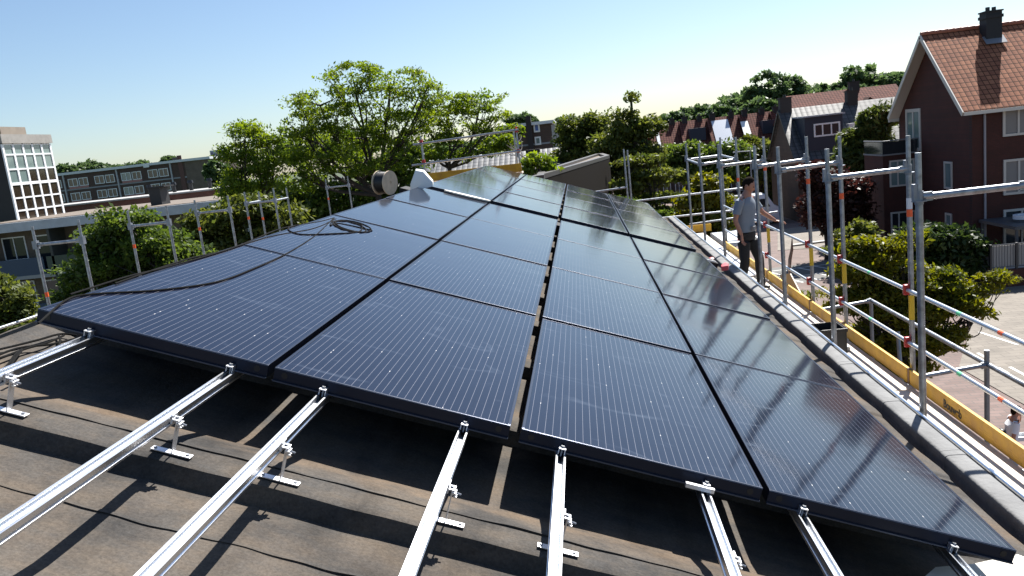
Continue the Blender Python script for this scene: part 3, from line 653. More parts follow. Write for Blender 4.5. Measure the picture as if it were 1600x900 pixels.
# ------------------------------------------------------------------ ground
def sheet(name,poly,z,m,label=None,kind='structure'):
    o=MB().add([(x,y,z) for x,y in poly],[tuple(range(len(poly)))]).build(name,m,None); return tag(o,kind=kind)
PAVE=brick_mat('brick_paving',(.145,.095,.08),(.19,.128,.11),(.11,.09,.08),sx=.42,sy=.21,msize=.014,bump=.2)
PAVE2=brick_mat('beige_paving',(.19,.165,.135),(.23,.20,.165),(.14,.12,.10),sx=.6,sy=.3,msize=.014,bump=.2)
ASPH=mat('grey_asphalt',(.14,.137,.13),.85,noise=.2,scale=.5,bump=.2,bscale=60)
LINE=mat('road_paint',(.72,.71,.68),.6,noise=.15,scale=3)
GRASS=mat('grass',(.06,.085,.03),.9,noise=.5,scale=1.2,bump=.5,bscale=30)
sheet('ground',[(-900,-100),(900,-100),(900,1500),(-900,1500)],GZ,GRASS)
sheet('street',[(3,-20),(60,-20),(60,140),(3,140)],GZ+.004,PAVE)
sheet('courtyard',[(-60,-20),(2.9,-20),(2.9,29),(-60,29)],GZ+.004,mat('courtyard_grey',(.16,.15,.14),.9,noise=.3,scale=.7))
# beige pavement east
pz=atZ
def gp(px,py,z=GZ): p=atZ(px,py,z); return (p.x,p.y)
o=MB().prism([(*gp(1498,575),GZ+.006),(*gp(1700,690),GZ+.006),(40,16,GZ+.006),(40,30,GZ+.006),(*gp(1600,438),GZ+.006),(*gp(1540,430),GZ+.006)],(0,0,.02)).build('pavement',PAVE2,None); tag(o,kind='structure')
o=MB().prism([(*gp(1215,392),GZ+.006),(*gp(1300,386),GZ+.006),(*gp(1290,350),GZ+.006),(*gp(1215,360),GZ+.006)],(0,0,.02)).build('pavement',PAVE2,None); tag(o,kind='structure')
# parking bay strip with painted T-marks
a,b,c,d=gp(1160,432),gp(1330,400),gp(1345,428),gp(1150,470)
sheet('parking_bay',[gp(1160,425),gp(1340,402),gp(1350,424),gp(1165,458)],GZ+.010,ASPH)
def line(name,p,q,w_=.12,z=GZ+.016):
    p=Vector((*p,z));q=Vector((*q,z)); d=(q-p).normalized(); n=Vector((-d.y,d.x,0))*w_/2
    return tag(MB().add([p-n,q-n,q+n,p+n],[(0,1,2,3)]).build(name,LINE,None),kind='structure')
A0,A1=gp(1165,429),gp(1335,408)
m=MB()
def lm(p,q,w_=.14,z=GZ+.015):
    p=Vector((*p,z));q=Vector((*q,z)); d=(q-p).normalized(); n=Vector((-d.y,d.x,0))*w_/2; m.add([p-n,q-n,q+n,p+n],[(0,1,2,3)])
B0,B1=gp(1165,443),gp(1345,418)
lm(A0,A1,.10); lm(B0,B1,.10,GZ+.0155)
for i in range(7):
    t=i/7+.05; x0=A0[0]+(A1[0]-A0[0])*t; y0=A0[1]+(A1[1]-A0[1])*t; lm((x0,y0),(x0+.45,y0-1.2),.12,GZ+.0165)
    x0=B0[0]+(B1[0]-B0[0])*t; y0=B0[1]+(B1[1]-B0[1])*t; lm((x0,y0),(x0+.5,y0-1.6),.12,GZ+.0165)
for p,q in(((1528,553),(1545,563)),((1578,575),(1606,590)),((1575,585),(1560,576)),((1590,540),(1530,520))):
    lm(gp(*p),gp(*q),.10,GZ+.034)
tag(m.build('road_marking',LINE,None),kind='structure')
o=MB().prism([(*gp(1238,386),GZ),(*gp(1300,378),GZ),(*gp(1300,376),GZ),(*gp(1238,384),GZ)],(0,0,.12)).build('kerb',mat('concrete_kerb',(.4,.39,.37),.8,noise=.2),None); tag(o,kind='structure')
# ------------------------------------------------------------------ building parts
def window(par,c,wv,hv,ax,frame,glass,cols=1,rows=1,th=.07,dep=.05,name='window',sash=None):
    """c centre on wall plane, ax=(right,up,out)"""
    X,Zz,Yo=ax; c=Vector(c); m=MB()
    A=(X,Yo,Zz)
    def bar(u,v,a,b,dd=dep): m.box(c+X*u+Zz*v+Yo*dd/2,(a,dd,b),A)
    bar(0,hv/2-th/2,wv,th); bar(0,-hv/2+th/2,wv,th); bar(-wv/2+th/2,0,th,hv-2*th); bar(wv/2-th/2,0,th,hv-2*th)
    for i in range(1,cols): bar(-wv/2+wv*i/cols,0,th*.8,hv-2*th,dep*.9)
    for j in range(1,rows): bar(0,-hv/2+hv*j/rows,wv-2*th,th*.7,dep*.8)
    f=m.build(name,frame,par)
    g_=MB().box(c+Yo*.008,(wv-2*th+.004,.016,hv-2*th+.004),A).build('pane',glass,f)
    return f
XA=(Vector((1,0,0)),Vector((0,0,1)),Vector((0,-1,0)))     # facing -Y
WA=(Vector((0,-1,0)),Vector((0,0,1)),Vector((-1,0,0)))    # facing -X (right = toward -Y)
EA=(Vector((0,1,0)),Vector((0,0,1)),Vector((1,0,0)))
def slab(par,P,n,t,name,m,uvdir=None,kids=None):
    """roof slab from 4 corners (eaveL,eaveR,ridgeR,ridgeL) with thickness t and UVs in metres"""
    P=[Vector(p) for p in P]; n=Vector(n).normalized()
    me=bpy.data.meshes.new(name); V=P+[p-n*t for p in P]
    F=[(0,1,2,3),(7,6,5,4),(0,4,5,1),(1,5,6,2),(2,6,7,3),(3,7,4,0)]
    me.from_pydata([tuple(v) for v in V],[],F); me.materials.append(m)
    uv=me.uv_layers.new(name='UVMap'); ud=(P[1]-P[0]).normalized(); vd=n.cross(ud)
    for pl in me.polygons:
        for li in pl.loop_indices:
            v=me.vertices[me.loops[li].vertex_index].co; uv.data[li].uv=((v-P[0]).dot(ud),(v-P[0]).dot(vd))
    o=bpy.data.objects.new(name,me); COL.objects.link(o); o.parent=par; return o
# --- red brick house at right -------------------------------------------------
YH=37.0
cn=at(1525,180,YH); xg=at(1510,180,YH).x+.25
hs=empty('brick_house',(0,0,0),'dark red brick house with orange tiled roof and tall black chimney at the right edge','house')
BR1=brick_mat('dark_red_brick',(.085,.022,.015),(.07,.019,.012),(.045,.02,.016),rot=(R(90),0,0),bump=.2)
BR1b=brick_mat('dark_red_brick_gable',(.085,.022,.015),(.07,.019,.012),(.045,.02,.016),rot=(R(90),0,R(90)),bump=.2)
XW=xg; XE=XW+16; YB=YH+8.4; ze=.50; zr=4.25; YM=(YH+YB)/2
MB().bb((XW,YH,GZ),(XE,YH+.3,ze)).build('wall',BR1,hs)
MB().prism([(XW,YH+.3,GZ),(XW,YB,GZ),(XW,YB,ze),(XW,YM,zr-.12),(XW,YH+.3,ze+.2)],(.3,0,0)).build('wall',BR1b,hs)
MB().bb((XW,YB,GZ),(XE,YB+.3,ze)).build('wall',BR1,hs)
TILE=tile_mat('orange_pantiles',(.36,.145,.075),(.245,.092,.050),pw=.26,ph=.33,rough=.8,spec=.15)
ov=.55; sl=(zr-ze)/(YM-YH); 
nf=Vector((0,-sl,1)).normalized()
e0=YH-.35; ez=ze-.35*sl+.18
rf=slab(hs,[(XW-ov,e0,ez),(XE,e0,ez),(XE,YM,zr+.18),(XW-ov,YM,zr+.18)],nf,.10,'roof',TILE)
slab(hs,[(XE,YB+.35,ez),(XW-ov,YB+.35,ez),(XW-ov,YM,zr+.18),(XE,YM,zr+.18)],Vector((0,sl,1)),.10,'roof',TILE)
m=MB()
k=XW-ov
while k<XE: m.tube((k,YM,zr+.2),(k+.34,YM,zr+.22),.11,.12,n=8); k+=.33
m.build('ridge_tiles',mat('ridge_tile',(.36,.13,.08),.6),rf,smooth=True)
# barge boards white & gutter
m=MB()
for s,(ya,yb) in enumerate([(e0,YM),(YB+.35,YM)]):
    p=Vector((XW-ov-.03,ya,ez-.12)); q=Vector((XW-ov-.03,yb,zr+.06)); d=(q-p).normalized(); up=Vector((1,0,0)).cross(d); 
    if up.z<0: up=-up
    m.box((p+q)/2,(.05,(q-p).length,.22),(Vector((1,0,0)),d,up))
m.build('barge_board',mat('cream_paint',(.62,.57,.50),.5),hs)
m=MB()
for (ya,yb) in [(e0+.06,YM),(YB+.29,YM)]:
    p=Vector((0,ya,ez-.17)); q=Vector((0,yb,zr+.01)); d=(q-p).normalized(); up=Vector((1,0,0)).cross(d)
    if up.z<0: up=-up
    m.box(Vector((XW-ov/2,0,0))+(p+q)/2,(ov-.04,(q-p).length,.03),(Vector((1,0,0)),d,up))
m.build('soffit',mat('cream_soffit',(.50,.44,.38),.6),hs)
MB().bb((XW-ov,e0-.10,ez-.20),(XE,e0+.02,ez-.04)).build('gutter',mat('cream_paint',(.62,.57,.50),.5),hs)
MB().bb((XW-ov,YB+.25,ez-.32),(XW+.3,YB+.42,ez-.1)).build('gutter',mat('cream_paint',(.62,.57,.50),.5),hs)
MB().tube((XW+.55,YH-.06,GZ),(XW+.55,YH-.06,ez-.15),.055,n=10).build('downpipe',mat('pale_pipe',(.30,.28,.30),.5),hs,smooth=True)
cp=at(1548,60,YM-.6); cx=cp.x
ch=MB().bb((cx-.38,YM-.95,2.9),(cx+.38,YM-.25,5.05)).bb((cx-.43,YM-1.0,4.75),(cx+.43,YM-.2,4.9)).bb((cx-.43,YM-1.0,5.05),(cx+.43,YM-.2,5.12)).build('chimney',mat('black_slate',(.02,.021,.024),.7,noise=.3,scale=8),rf)
MB().tube((cx-.15,YM-.6,5.1),(cx-.15,YM-.6,5.32),.1,n=10).tube((cx+.15,YM-.6,5.1),(cx+.15,YM-.6,5.30),.1,n=10).build('chimney_pot',BLK,ch,smooth=True)
MB().box((cx,YM-1.0,zr-1.0*sl+.33),(1.0,.6,.03),(Vector((1,0,0)),Vector((0,1,sl)).normalized(),nf)).build('lead_flashing',mat('lead',(.2,.21,.23),.5,.3),ch)
CF1=mat('cream_frame',(.55,.50,.45),.5)
def hwin(px0,py0,px1,py1,cols,rows,gl,frame=CF1,name='window'):
    a=at(px0,py0,YH); b=at(px1,py1,YH); c=(a+b)/2; c.y=YH
    return window(hs,c,abs(b.x-a.x),abs(a.z-b.z),XA,frame,gl,cols,rows,th=.11,dep=.08,name=name)
hwin(1566,170,1640,206,3,1,CURT); hwin(1567,250,1640,298,3,1,CURT); hwin(1567,328,1625,388,2,1,GLASSD,name='door')
def gwin(px0,py0,px1,py1,cols,rows,gl,name='window',th=.10):
    a=atX(px0,py0,XW); b=atX(px1,py1,XW); c=(a+b)/2; c.x=XW
    return window(hs,c,abs(b.y-a.y),abs(a.z-b.z),WA,CF1,gl,cols,rows,th=th,dep=.06,name=name)
gwin(1416,171,1440,236,2,1,GLASST,'balcony_door',.18)
gwin(1476,252,1489,296,1,1,GLASST); gwin(1478,332,1488,354,1,1,GLASST)
# projecting bay with balcony on top
bx=at(1376,300,YB-1.2); XBy=XW-1.9
y0b=atX(1436,300,XW).y; y1b=YB+.6
zbt=atX(1430,238,XW).z
MB().bb((XBy,y0b,GZ),(XW-.003,y1b,zbt)).build('wall',BR1b,hs)
MB().bb((XBy-.05,y0b-.05,zbt),(XW-.003,y1b,zbt+.08)).build('balcony_slab',mat('grey_coping',(.22,.22,.23),.6),hs)
m=MB(); m.bb((XBy,y0b,zbt+.08),(XBy+.02,y1b,zbt+.75)).bb((XBy+.02,y0b,zbt+.08),(XW,y0b+.02,zbt+.75)); m.build('balcony_glass',GLASSD,hs)
MB().tube((XBy,y0b,zbt+.8),(XBy,y1b,zbt+.8),.035,n=8).tube((XBy,y0b,zbt+.8),(XW,y0b,zbt+.8),.035,n=8).build('balcony_rail',mat('grey_coping',(.22,.22,.23),.6),hs)
a=at(1382,252,y0b); b=at(1416,290,y0b); c=(a+b)/2
window(hs,(XBy+1.0,y0b,c.z),1.35,abs(a.z-b.z),XA,CF1,GLASST,3,1,th=.09,dep=.06)
a=at(1382,345,y0b); window(hs,(XBy+1.0,y0b,c.z-2.75),1.35,1.2,XA,CF1,GLASSD,3,1,th=.09,dep=.06)
# canopy by the door
o=MB(); ca=at(1570,352,34.5); o.bb((ca.x,33.6,ca.z-.12),(ca.x+5,36.9,ca.z+.02)).bb((ca.x+.05,33.65,GZ),(ca.x+.15,33.75,ca.z-.12)).bb((ca.x+4.8,33.65,GZ),(ca.x+4.9,33.75,ca.z-.12)).bb((ca.x+.05,36.7,GZ),(ca.x+.15,36.8,ca.z-.12)).bb((ca.x+4.8,36.7,GZ),(ca.x+4.9,36.8,ca.z-.12))
cpy=o.build('canopy',mat('dark_grey_metal',(.07,.07,.075),.5),None); tag(cpy,'dark flat canopy on posts before the brick house door at the right edge','canopy')
o=MB(); n=20
for k in range(n): 
    t=2*math.pi*k/n
ob=MB(); ring_disc(ob,Vector((ca.x+1.15,35.0,ca.z+.24)),Vector((.0,.0,1)),.5,.33,.18,24); ob.add([],[]); tag(ob.build('white_ring',mat('white_glossy',(.8,.82,.85),.3),None,smooth=True),'round white ring lying on the dark canopy at the right edge','ring')
# fence with bars (grey) on low red wall
fa=Vector((gp(1526,438)[0],gp(1526,438)[1],0)); 
YFN=32.2
f0=at(1528,380,YFN+2.2); f1=at(1548,384,YFN); f2=at(1640,372,YFN)
zt_=f1.z; zb_=at(1548,421,YFN).z
lw=empty('garden_wall',(0,0,0),'low dark red brick wall under the grey railing before the brick house','wall')
MB().bb((f1.x,YFN-.1,GZ),(f2.x+3,YFN+.1,zb_-.06)).build('wall',BR1,lw)
MB().prism([(f1.x,YFN+.1,GZ),(f1.x+.2,YFN+.1,GZ),(f0.x+.2,YFN+2.2,GZ),(f0.x,YFN+2.2,GZ)],(0,0,zb_-.06-GZ)).build('side_wall',BR1b,lw)
MB().bb((f1.x+.0,YFN+.12,zb_-.4),(f2.x+3,YFN+4.0,zb_-.1)).build('terrace_slab',mat('pale_slab',(.42,.41,.39),.8,noise=.2),lw)
fe=empty('railing',(0,0,0),'grey metal railing of upright bars on the low wall before the brick house','railing')
GR=mat('railing_grey',(.10,.10,.105),.5)
m=MB().tube((f1.x,YFN,zt_),(f2.x+3,YFN,zt_),.03,n=6).tube((f1.x,YFN,zb_+.05),(f2.x+3,YFN,zb_+.05),.025,n=6)
x=f1.x
while x<f2.x+3: m.box((x,YFN,(zt_+zb_)/2),(.02,.02,zt_-zb_-.04)); x+=.115
m.tube((f1.x,YFN,zt_),(f0.x,YFN+2.2,zt_),.03,n=6)
for k in range(18): m.box((f1.x+(f0.x-f1.x)*k/18,YFN+2.2*k/18,(zt_+zb_)/2),(.02,.02,zt_-zb_-.04))
m.build('bars',GR,fe)
for x in(f1.x,f1.x+1.05,f1.x+2.2): MB().bb((x-.04,YFN-.05,zb_-.06),(x+.04,YFN+.05,zt_+.04)).build('post',mat('railing_dark',(.03,.03,.035),.5),fe)
MB().bb((f1.x+.05,YFN+.05,zb_+.08),(f2.x+3,YFN+.07,zt_-.05)).build('backing_panel',mat('pale_panel',(.38,.37,.36),.7),fe)
# --- dormer house -------------------------------------------------------------
def house(name,label,x0,x1,y0,y1,ze,zr,wm,rm,ridge_m=None,group=None,chim=(),gable='brown'):
    h=empty(name,(0,0,0),label,'house',group)
    MB().bb((x0,y0,GZ),(x1,y0+.3,ze)).build('wall',wm,h); MB().bb((x0,y1-.3,GZ),(x1,y1,ze)).build('wall',wm,h)
    ym=(y0+y1)/2; s=(zr-ze)/(ym-y0)
    for x in(x0,x1-.3): MB().prism([(x,y0+.3,GZ),(x,y1-.3,GZ),(x,y1-.3,ze+.1),(x,ym,zr-.1),(x,y0+.3,ze+.1)],(.3,0,0)).build('gable_wall',wm,h)
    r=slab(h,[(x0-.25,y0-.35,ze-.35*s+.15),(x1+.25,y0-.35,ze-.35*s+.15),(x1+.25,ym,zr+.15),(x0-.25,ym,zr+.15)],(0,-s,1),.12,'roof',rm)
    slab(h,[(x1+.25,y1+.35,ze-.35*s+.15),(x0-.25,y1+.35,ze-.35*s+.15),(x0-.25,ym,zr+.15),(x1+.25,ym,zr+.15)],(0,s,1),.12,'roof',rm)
    for (cx,cw,chh) in chim:
        c_=MB().bb((cx-cw,ym-.35,zr-.6),(cx+cw,ym+.35,zr+chh)).bb((cx-cw-.05,ym-.4,zr+chh),(cx+cw+.05,ym+.4,zr+chh+.08)).build('chimney',mat('dark_chimney',(.035,.028,.026),.8,noise=.3),r)
        MB().tube((cx,ym,zr+chh),(cx,ym,zr+chh+.3),.12,n=8).build('chimney_pot',BLK,c_)
    return h,r,s,ym
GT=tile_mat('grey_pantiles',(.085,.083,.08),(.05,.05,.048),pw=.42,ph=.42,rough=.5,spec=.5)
BRB=brick_mat('brown_brick',(.095,.055,.036),(.075,.045,.03),(.06,.05,.04),rot=(R(90),0,0))
YD=60
xl=at(1246,260,YD).x; xr_=at(1400,260,YD).x
dh,dr,ds,dym=house('dormer_house','brown brick house with grey tiled roof and dark blue boxed dormer','%s'%0 and xl,xr_+2,YD,YD+8.5,-2.3,1.45,BRB,GT,chim=((xl+.35,.45,1.0),(at(1332,165,YD+4).x,.4,.95)))
d0=at(1257,192,YD+.4); d1=at(1318,232,YD+.4); ztp=at(1260,185,YD+.4).z+.05
dk=mat('dark_blue_boards',(.020,.026,.045),.6,noise=.2,scale=20,stretch=(8,8,.5))
dm=MB().bb((d0.x,YD+.4,d1.z-.6),(d1.x,YD+4.0,ztp)).build('dormer',dk,dh)
MB().bb((d0.x-.15,YD+.2,ztp),(d1.x+.15,YD+4.1,ztp+.12)).build('dormer_roof',mat('pale_trim',(.35,.36,.38),.6),dm)
a=at(1272,194,YD+.4); b=at(1312,210,YD+.4)
f=window(dm,((a+b)/2).to_tuple(),b.x-a.x+.1,1.0,XA,WHITE,GLASSD,3,1,th=.12,dep=.06)
# fix window on dormer: face at YD+.4
MB().box((at(1326,196,YD+2).x,YD+1.5,at(1326,196,YD+2).z),(.5,.6,.3)).build('roof_vent',WHITE,dr)
a=at(1255,235,YD); window(dh,(a.x+.9,YD,-4.6),1.6,1.4,XA,WHITE,GLASSD,2,1); window(dh,(a.x+4,YD,-4.6),1.6,1.4,XA,WHITE,GLASSD,2,1)
# red roofed house behind it
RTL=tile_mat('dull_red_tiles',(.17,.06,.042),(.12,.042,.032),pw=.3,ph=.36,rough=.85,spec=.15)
YR=80
xl2=at(1246,170,YR).x; xr2=at(1392,165,YR).x
rh,_,_,_=house('red_roof_house','long low house with dull red tiled roof behind the dormer house',xl2,xr2+2,YR,YR+9,.2,2.9,BRB,RTL,chim=((xr2-2,.5,.8),))
pk=at(1360,160,YR+1); 
MB().prism([(pk.x-1.3,YR+1,pk.z-.6),(pk.x+1.3,YR+1,pk.z-.6),(pk.x,YR+1,pk.z+.55)],(0,3,0)).build('gablet',RTL,rh)
# terrace row
YT=92; BRT=brick_mat('terrace_brick',(.09,.045,.035),(.07,.038,.03),(.07,.06,.05),rot=(R(90),0,0)); 
tl=['leftmost terrace house of the red roofed row, half behind the trees','terrace house with a dark dormer, second in the red roofed row','terrace house whose roof carries pale reflecting panels','terrace house with plain red roof right of the pale panelled roof','rightmost terrace house of the row, beside the dormer house']
xs=[at(p,215,YT).x for p in(1022,1070,1112,1160,1205,1244)]
for i in range(5):
    zz=1.25+.22*i*0
    h,r,s,ym=house('terrace_house',tl[i],xs[i]+.03,xs[i+1]-.03,YT-i*1.2,YT+8.5-i*1.2,-2.0,1.6,BRT,RTL,group='terrace houses with red roofs',chim=((xs[i]+.5,.3,.55),(xs[i+1]-.8,.28,.5)))
    y0=YT-i*1.2; wv=(xs[i+1]-xs[i])
    for kx in(.3,.7):
        window(h,(xs[i]+wv*kx,y0,-3.4),wv*.26,1.3,XA,WHITE,GLASSD,2,1); window(h,(xs[i]+wv*kx,y0,-6.0),wv*.26,1.5,XA,WHITE,GLASSD,2,1)
    def onr(x,t): return Vector((x,y0+(ym-y0)*t,-2.0+(1.6+2.0)*t+.20))
    sd_=Vector((0,1,s)).normalized(); nr=Vector((0,-s,1)).normalized()
    if i==2: MB().box(onr(xs[i]+wv*.35,.5),(wv*.55,4.3,.06),(Vector((1,0,0)),sd_,nr)).build('roof_panels',mat('pale_roof_panels',(.55,.58,.62),.25,.6),r)
    if i in(0,4): MB().box(onr(xs[i]+wv*.2,.45),(.35,4.5,.05),(Vector((1,0,0)),sd_,nr)).build('white_strip',WHITE,r)
    if i==3: MB().box(onr(xs[i]+wv*.06,.4),(.8,4.0,.06),(Vector((1,0,0)),sd_,nr)).build('white_strip',WHITE,r)
    if i in(1,3,4): 
        q_=onr(xs[i]+wv*(.5 if i!=3 else .85),.62); MB().bb((q_.x-.9,y0+1.2,q_.z-1.1),(q_.x+.9,y0+3.8,q_.z+.35)).build('dormer',dk,h)
# --- left long building ---------------------------------------------------------
YLb=40; x0=at(-60,352,YLb).x; x1=at(436,300,YLb).x
lb=empty('balcony_block',(0,0,0),'long low apartment block with a white roof edge and shaded balconies behind the left scaffold','building')
DW=mat('dark_render',(.085,.085,.075),.8,noise=.3,scale=2)  # dark grey render of the balcony partitions
MB().bb((x0,YLb+1.4,GZ),(x1,YLb+12,-.58)).build('wall',brick_mat('buff_brick',(.17,.13,.09),(.14,.105,.075),(.15,.13,.11),rot=(R(90),0,0)),lb)
MB().bb((x0-.2,YLb-.1,-.60),(x1+.2,YLb+12.2,-.08)).build('roof_slab',mat('white_fascia',(.50,.52,.55),.5,noise=.25,scale=1.5),lb)
MB().bb((x0+.2,YLb+.3,-.079),(x1-.2,YLb+11.8,-.04)).build('roof_gravel',mat('tan_gravel',(.21,.17,.135),.9,noise=.4,scale=2,bump=.4,bscale=30),lb)
for zf in(-3.2,-5.9):
    MB().bb((x0,YLb,zf-.2),(x1,YLb+1.4,zf)).build('balcony_floor',mat('concrete_grey',(.3,.3,.29),.8),lb)
    k=0; x=x0
    while x<x1-3:
        MB().bb((x+.1,YLb,zf),(x+4.5,YLb+.05,zf+1.0)).build('balcony_panel',mat('blue_panel',(.035,.06,.10),.6) if k%2==0 else mat('green_panel',(.05,.07,.045),.6),lb); x+=4.6;k+=1
x=x0+1; k=0
while x<x1-3:
    for zf in(-3.2,-5.9):
        window(lb,(x+.9,YLb+1.4,zf+1.55),1.5,1.4,XA,WHITE,GLASSD,2,1); window(lb,(x+2.8,YLb+1.4,zf+1.15),.95,2.1,XA,WHITE,GLASST if k%3 else GLASSD,1,1,name='balcony_door')
    MB().bb((x-.55,YLb,GZ),(x-.40,YLb+1.4,-.60)).build('partition_wall',DW,lb)
    x+=4.6;k+=1
# roof boxes & red parapet wall behind
tag(MB().bb((at(252,332,44).x,43,-.04),(at(262,332,44).x+.3,44,1.0)).bb((at(253,318,44).x-.15,42.9,1.0),(at(262,318,44).x+.55,44.1,1.08)).build('roof_duct',mat('black_duct',(.02,.02,.022),.6),None),'dark ventilation box standing on the low left roof','vent')
rb=empty('red_brick_block',(0,0,0),'low red brick block with a white roof edge behind the balcony block','building')
xa,xb_=at(245,330,56).x,at(360,300,56).x
MB().bb((xa-14,56,GZ),(xb_,66,.30)).build('wall',brick_mat('parapet_red',(.20,.06,.04),(.16,.05,.035),(.2,.15,.12),rot=(R(90),0,0)),rb)
MB().bb((xa-14.1,55.9,.302),(xb_+.1,66.1,.42)).build('roof_edge',mat('pale_concrete',(.45,.44,.42),.7,noise=.2),rb)
for p in(235,273,300,330): 
    q=at(p,300,60); tag(MB().tube((q.x,60,.42),(q.x,60,1.05),.16,n=10).tube((q.x,60,1.02),(q.x,60,1.25),.26,.20,n=10).build('roof_cowl',BLK,None),'black ventilation cowl on the red brick block, '+{235:'leftmost',273:'second from the left',300:'below the pale end wall',330:'rightmost'}[p],'vent','black cowls on the red brick block')
# stair tower with white grid
YG=47
YL0,YR0=45.0,49.6
zt0=at(5,224,YL0).z-.05; zb0=at(28,346,YL0).z; xT=at(16,285,YL0).x
def tp(yy,z,d=0): return (xT+d,yy,z)
tw=empty('stair_tower',(0,0,0),'white gridded glass stair tower with a pale concrete top at the left edge','tower')
MB().bb((xT-5,YL0+.2,-.04),(xT-.1,YR0-.1,zt0)).build('core',mat('dark_interior',(.03,.03,.03),.8),tw)
colsN=5; Hh=zt0-zb0; Ww=YR0-YL0
GLG=[mat('tower_glass_top',(.17,.23,.22),.04,0,spec=1),mat('tower_glass_low',(.045,.032,.022),.04,0,spec=1,noise=.5,scale=1.5)]
rz=[zb0+Hh*r for r in (0,.135,.30,.485,.675,.865,1.0)]
m=MB()
for i in range(colsN+1): m.bb((xT-.06,YL0+Ww*i/colsN-.08,zb0),(xT+.04,YL0+Ww*i/colsN+.08,zt0))
for i,z in enumerate(rz):
    t_=.05 if i!=3 else .09
    for j in range(colsN): m.bb((xT-.055,YL0+Ww*j/colsN+.08,z-t_),(xT+.038,YL0+Ww*(j+1)/colsN-.08,z+t_))
gr=m.build('window_grid',mat('bright_white',(.85,.86,.87),.4),tw)
for j in range(6):
    for i in range(colsN):
        MB().bb((xT-.03,YL0+Ww*i/colsN+.08,rz[j]+.05),(xT-.01,YL0+Ww*(i+1)/colsN-.08,rz[j+1]-.05)).build('pane',GLG[0] if (j>=4 or (j==3 and i<2)) else GLG[1],gr)
m=MB()
for k in range(5): m.bb((xT-1.0-k*.95,YL0+.9,zb0),(xT-.9-k*.95,YL0+.98,zt0-.2))
for z in rz: m.bb((xT-5,YL0+.9,z-.05),(xT-.06,YL0+.97,z+.05))
g2=m.build('side_window_grid',mat('teal_frame',(.28,.36,.40),.5),tw)
MB().bb((xT-5,YL0+1.0,zb0),(xT-.06,YL0+1.2,zt0-.2)).build('side_glass',mat('teal_glass',(.04,.09,.11),.06,0,spec=1),g2)
MB().bb((xT-5.2,YL0-.15,zt0+.05),(xT+.15,YR0+.15,zt0+.62)).build('concrete_band',mat('pale_concrete_band',(.36,.34,.31),.8,noise=.3,scale=3),tw)
zq=zt0+.62; pw_=at(54,205,YL0+3)
MB().bb((xT-5,YL0+.8,zq),(xT-.5,YL0+3.2,zq+.55)).build('penthouse',brick_mat('tan_brick',(.30,.2,.14),(.25,.17,.12),(.3,.25,.2),rot=(R(90),0,R(90))),tw)
MB().bb((xT-1.3,YL0+.3,zq),(xT-.6,YL0+.79,zq+.55)).build('blue_box',mat('blue_box',(.02,.05,.22),.4),tw)
# row of flats behind
YA=140
xa=at(60,290,YA).x; xb_=at(291,270,YA).x; xe=at(326,270,YA).x
fl=empty('row_of_flats',(0,0,0),'long two storey row of brown brick flats with white framed windows on the left horizon','building')
zt_a=at(200,262,YA).z-.05; 
FB=brick_mat('flat_brown_brick',(.12,.072,.055),(.095,.058,.045),(.06,.05,.045),rot=(R(90),0,0))
MB().bb((xa,YA,GZ),(xb_,YA+10,zt_a)).build('wall',FB,fl)
MB().prism([(xb_,YA,GZ),(xb_,YA+10,GZ),(xe+2,YA+9.5,GZ),(xe,YA+1.2,GZ)],(0,0,zt_a-GZ)).build('end_wall',brick_mat('pale_end_brick',(.18,.13,.10),(.15,.11,.085),(.13,.12,.105),rot=(R(90),0,0)),fl)
MB().prism([(xa,YA-.4,zt_a),(xb_+.1,YA-.4,zt_a),(xe+.3,YA+.8,zt_a),(xe+.3,YA+10.3,zt_a),(xa,YA+10.3,zt_a)],(0,0,.45)).build('roof_edge',mat('flats_fascia',(.62,.64,.66),.5),fl)
MB().bb((at(282,285,YA-.4).x,YA-.1,GZ),(at(289,285,YA-.4).x,YA+.0-.003+.0,zt_a+1.2)).build('chimney_stack',mat('red_brown_stack',(.12,.06,.05),.8),fl)
x=xa+.6;k=0; PINK=mat('red_white_panel',(.35,.16,.15),.6)
while x<xb_-5:
    for z in(zt_a-1.55,zt_a-4.2,zt_a-6.85):
        a_=window(fl,(x+1.1,YA,z),1.9,1.5,XA,WHITE,GLASSD if (k%3) else GLASST,2,1,th=.12,dep=.1)
        window(fl,(x+3.2,YA,z),1.8,1.5,XA,WHITE,GLASSD,2,1,th=.12,dep=.1)
        if k%2: MB().bb((x+.2,YA-.12,z-1.15),(x+4.1,YA-.003,z-.78)).build('sill_panel',PINK,fl)
    if k%2==0: MB().bb((x+4.6,YA-.25,GZ),(x+4.85,YA-.003,zt_a)).build('drain_pipe',mat('pale_pipe2',(.4,.4,.42),.5),fl)
    x+=5.3;k+=1
MB().bb((xa,YA-.06,zt_a-2.95),(xb_,YA-.003,zt_a-2.7)).build('floor_band',mat('grey_band',(.25,.26,.28),.6),fl)
MB().bb((at(262,255,YA).x,YA+2,zt_a+.32),(at(272,255,YA).x,YA+3,zt_a+1.0)).build('roof_hut',BLK,fl)
MB().bb((at(228,270,YA).x,YA-.5,zt_a-.3),(at(237,270,YA).x,YA-.41,zt_a+.35)).build('white_box',WHITE,fl)
# distant white tower block
q=at(338,240,260); tb2=empty('tower_block',(0,0,0),'tiny white tower block far off above the trees at the left','building')
MB().bb((q.x-2.2,260,GZ),(q.x+2.4,266,q.z+1.2)).build('wall',mat('far_white',(.5,.52,.56),.7),tb2)
for k in range(3): MB().bb((q.x-1.8+k*1.5,259.9,q.z-1.0),(q.x-1.1+k*1.5,259.997,q.z+.6)).build('window',mat('far_red_blue',(.22,.16,.28),.6),tb2)
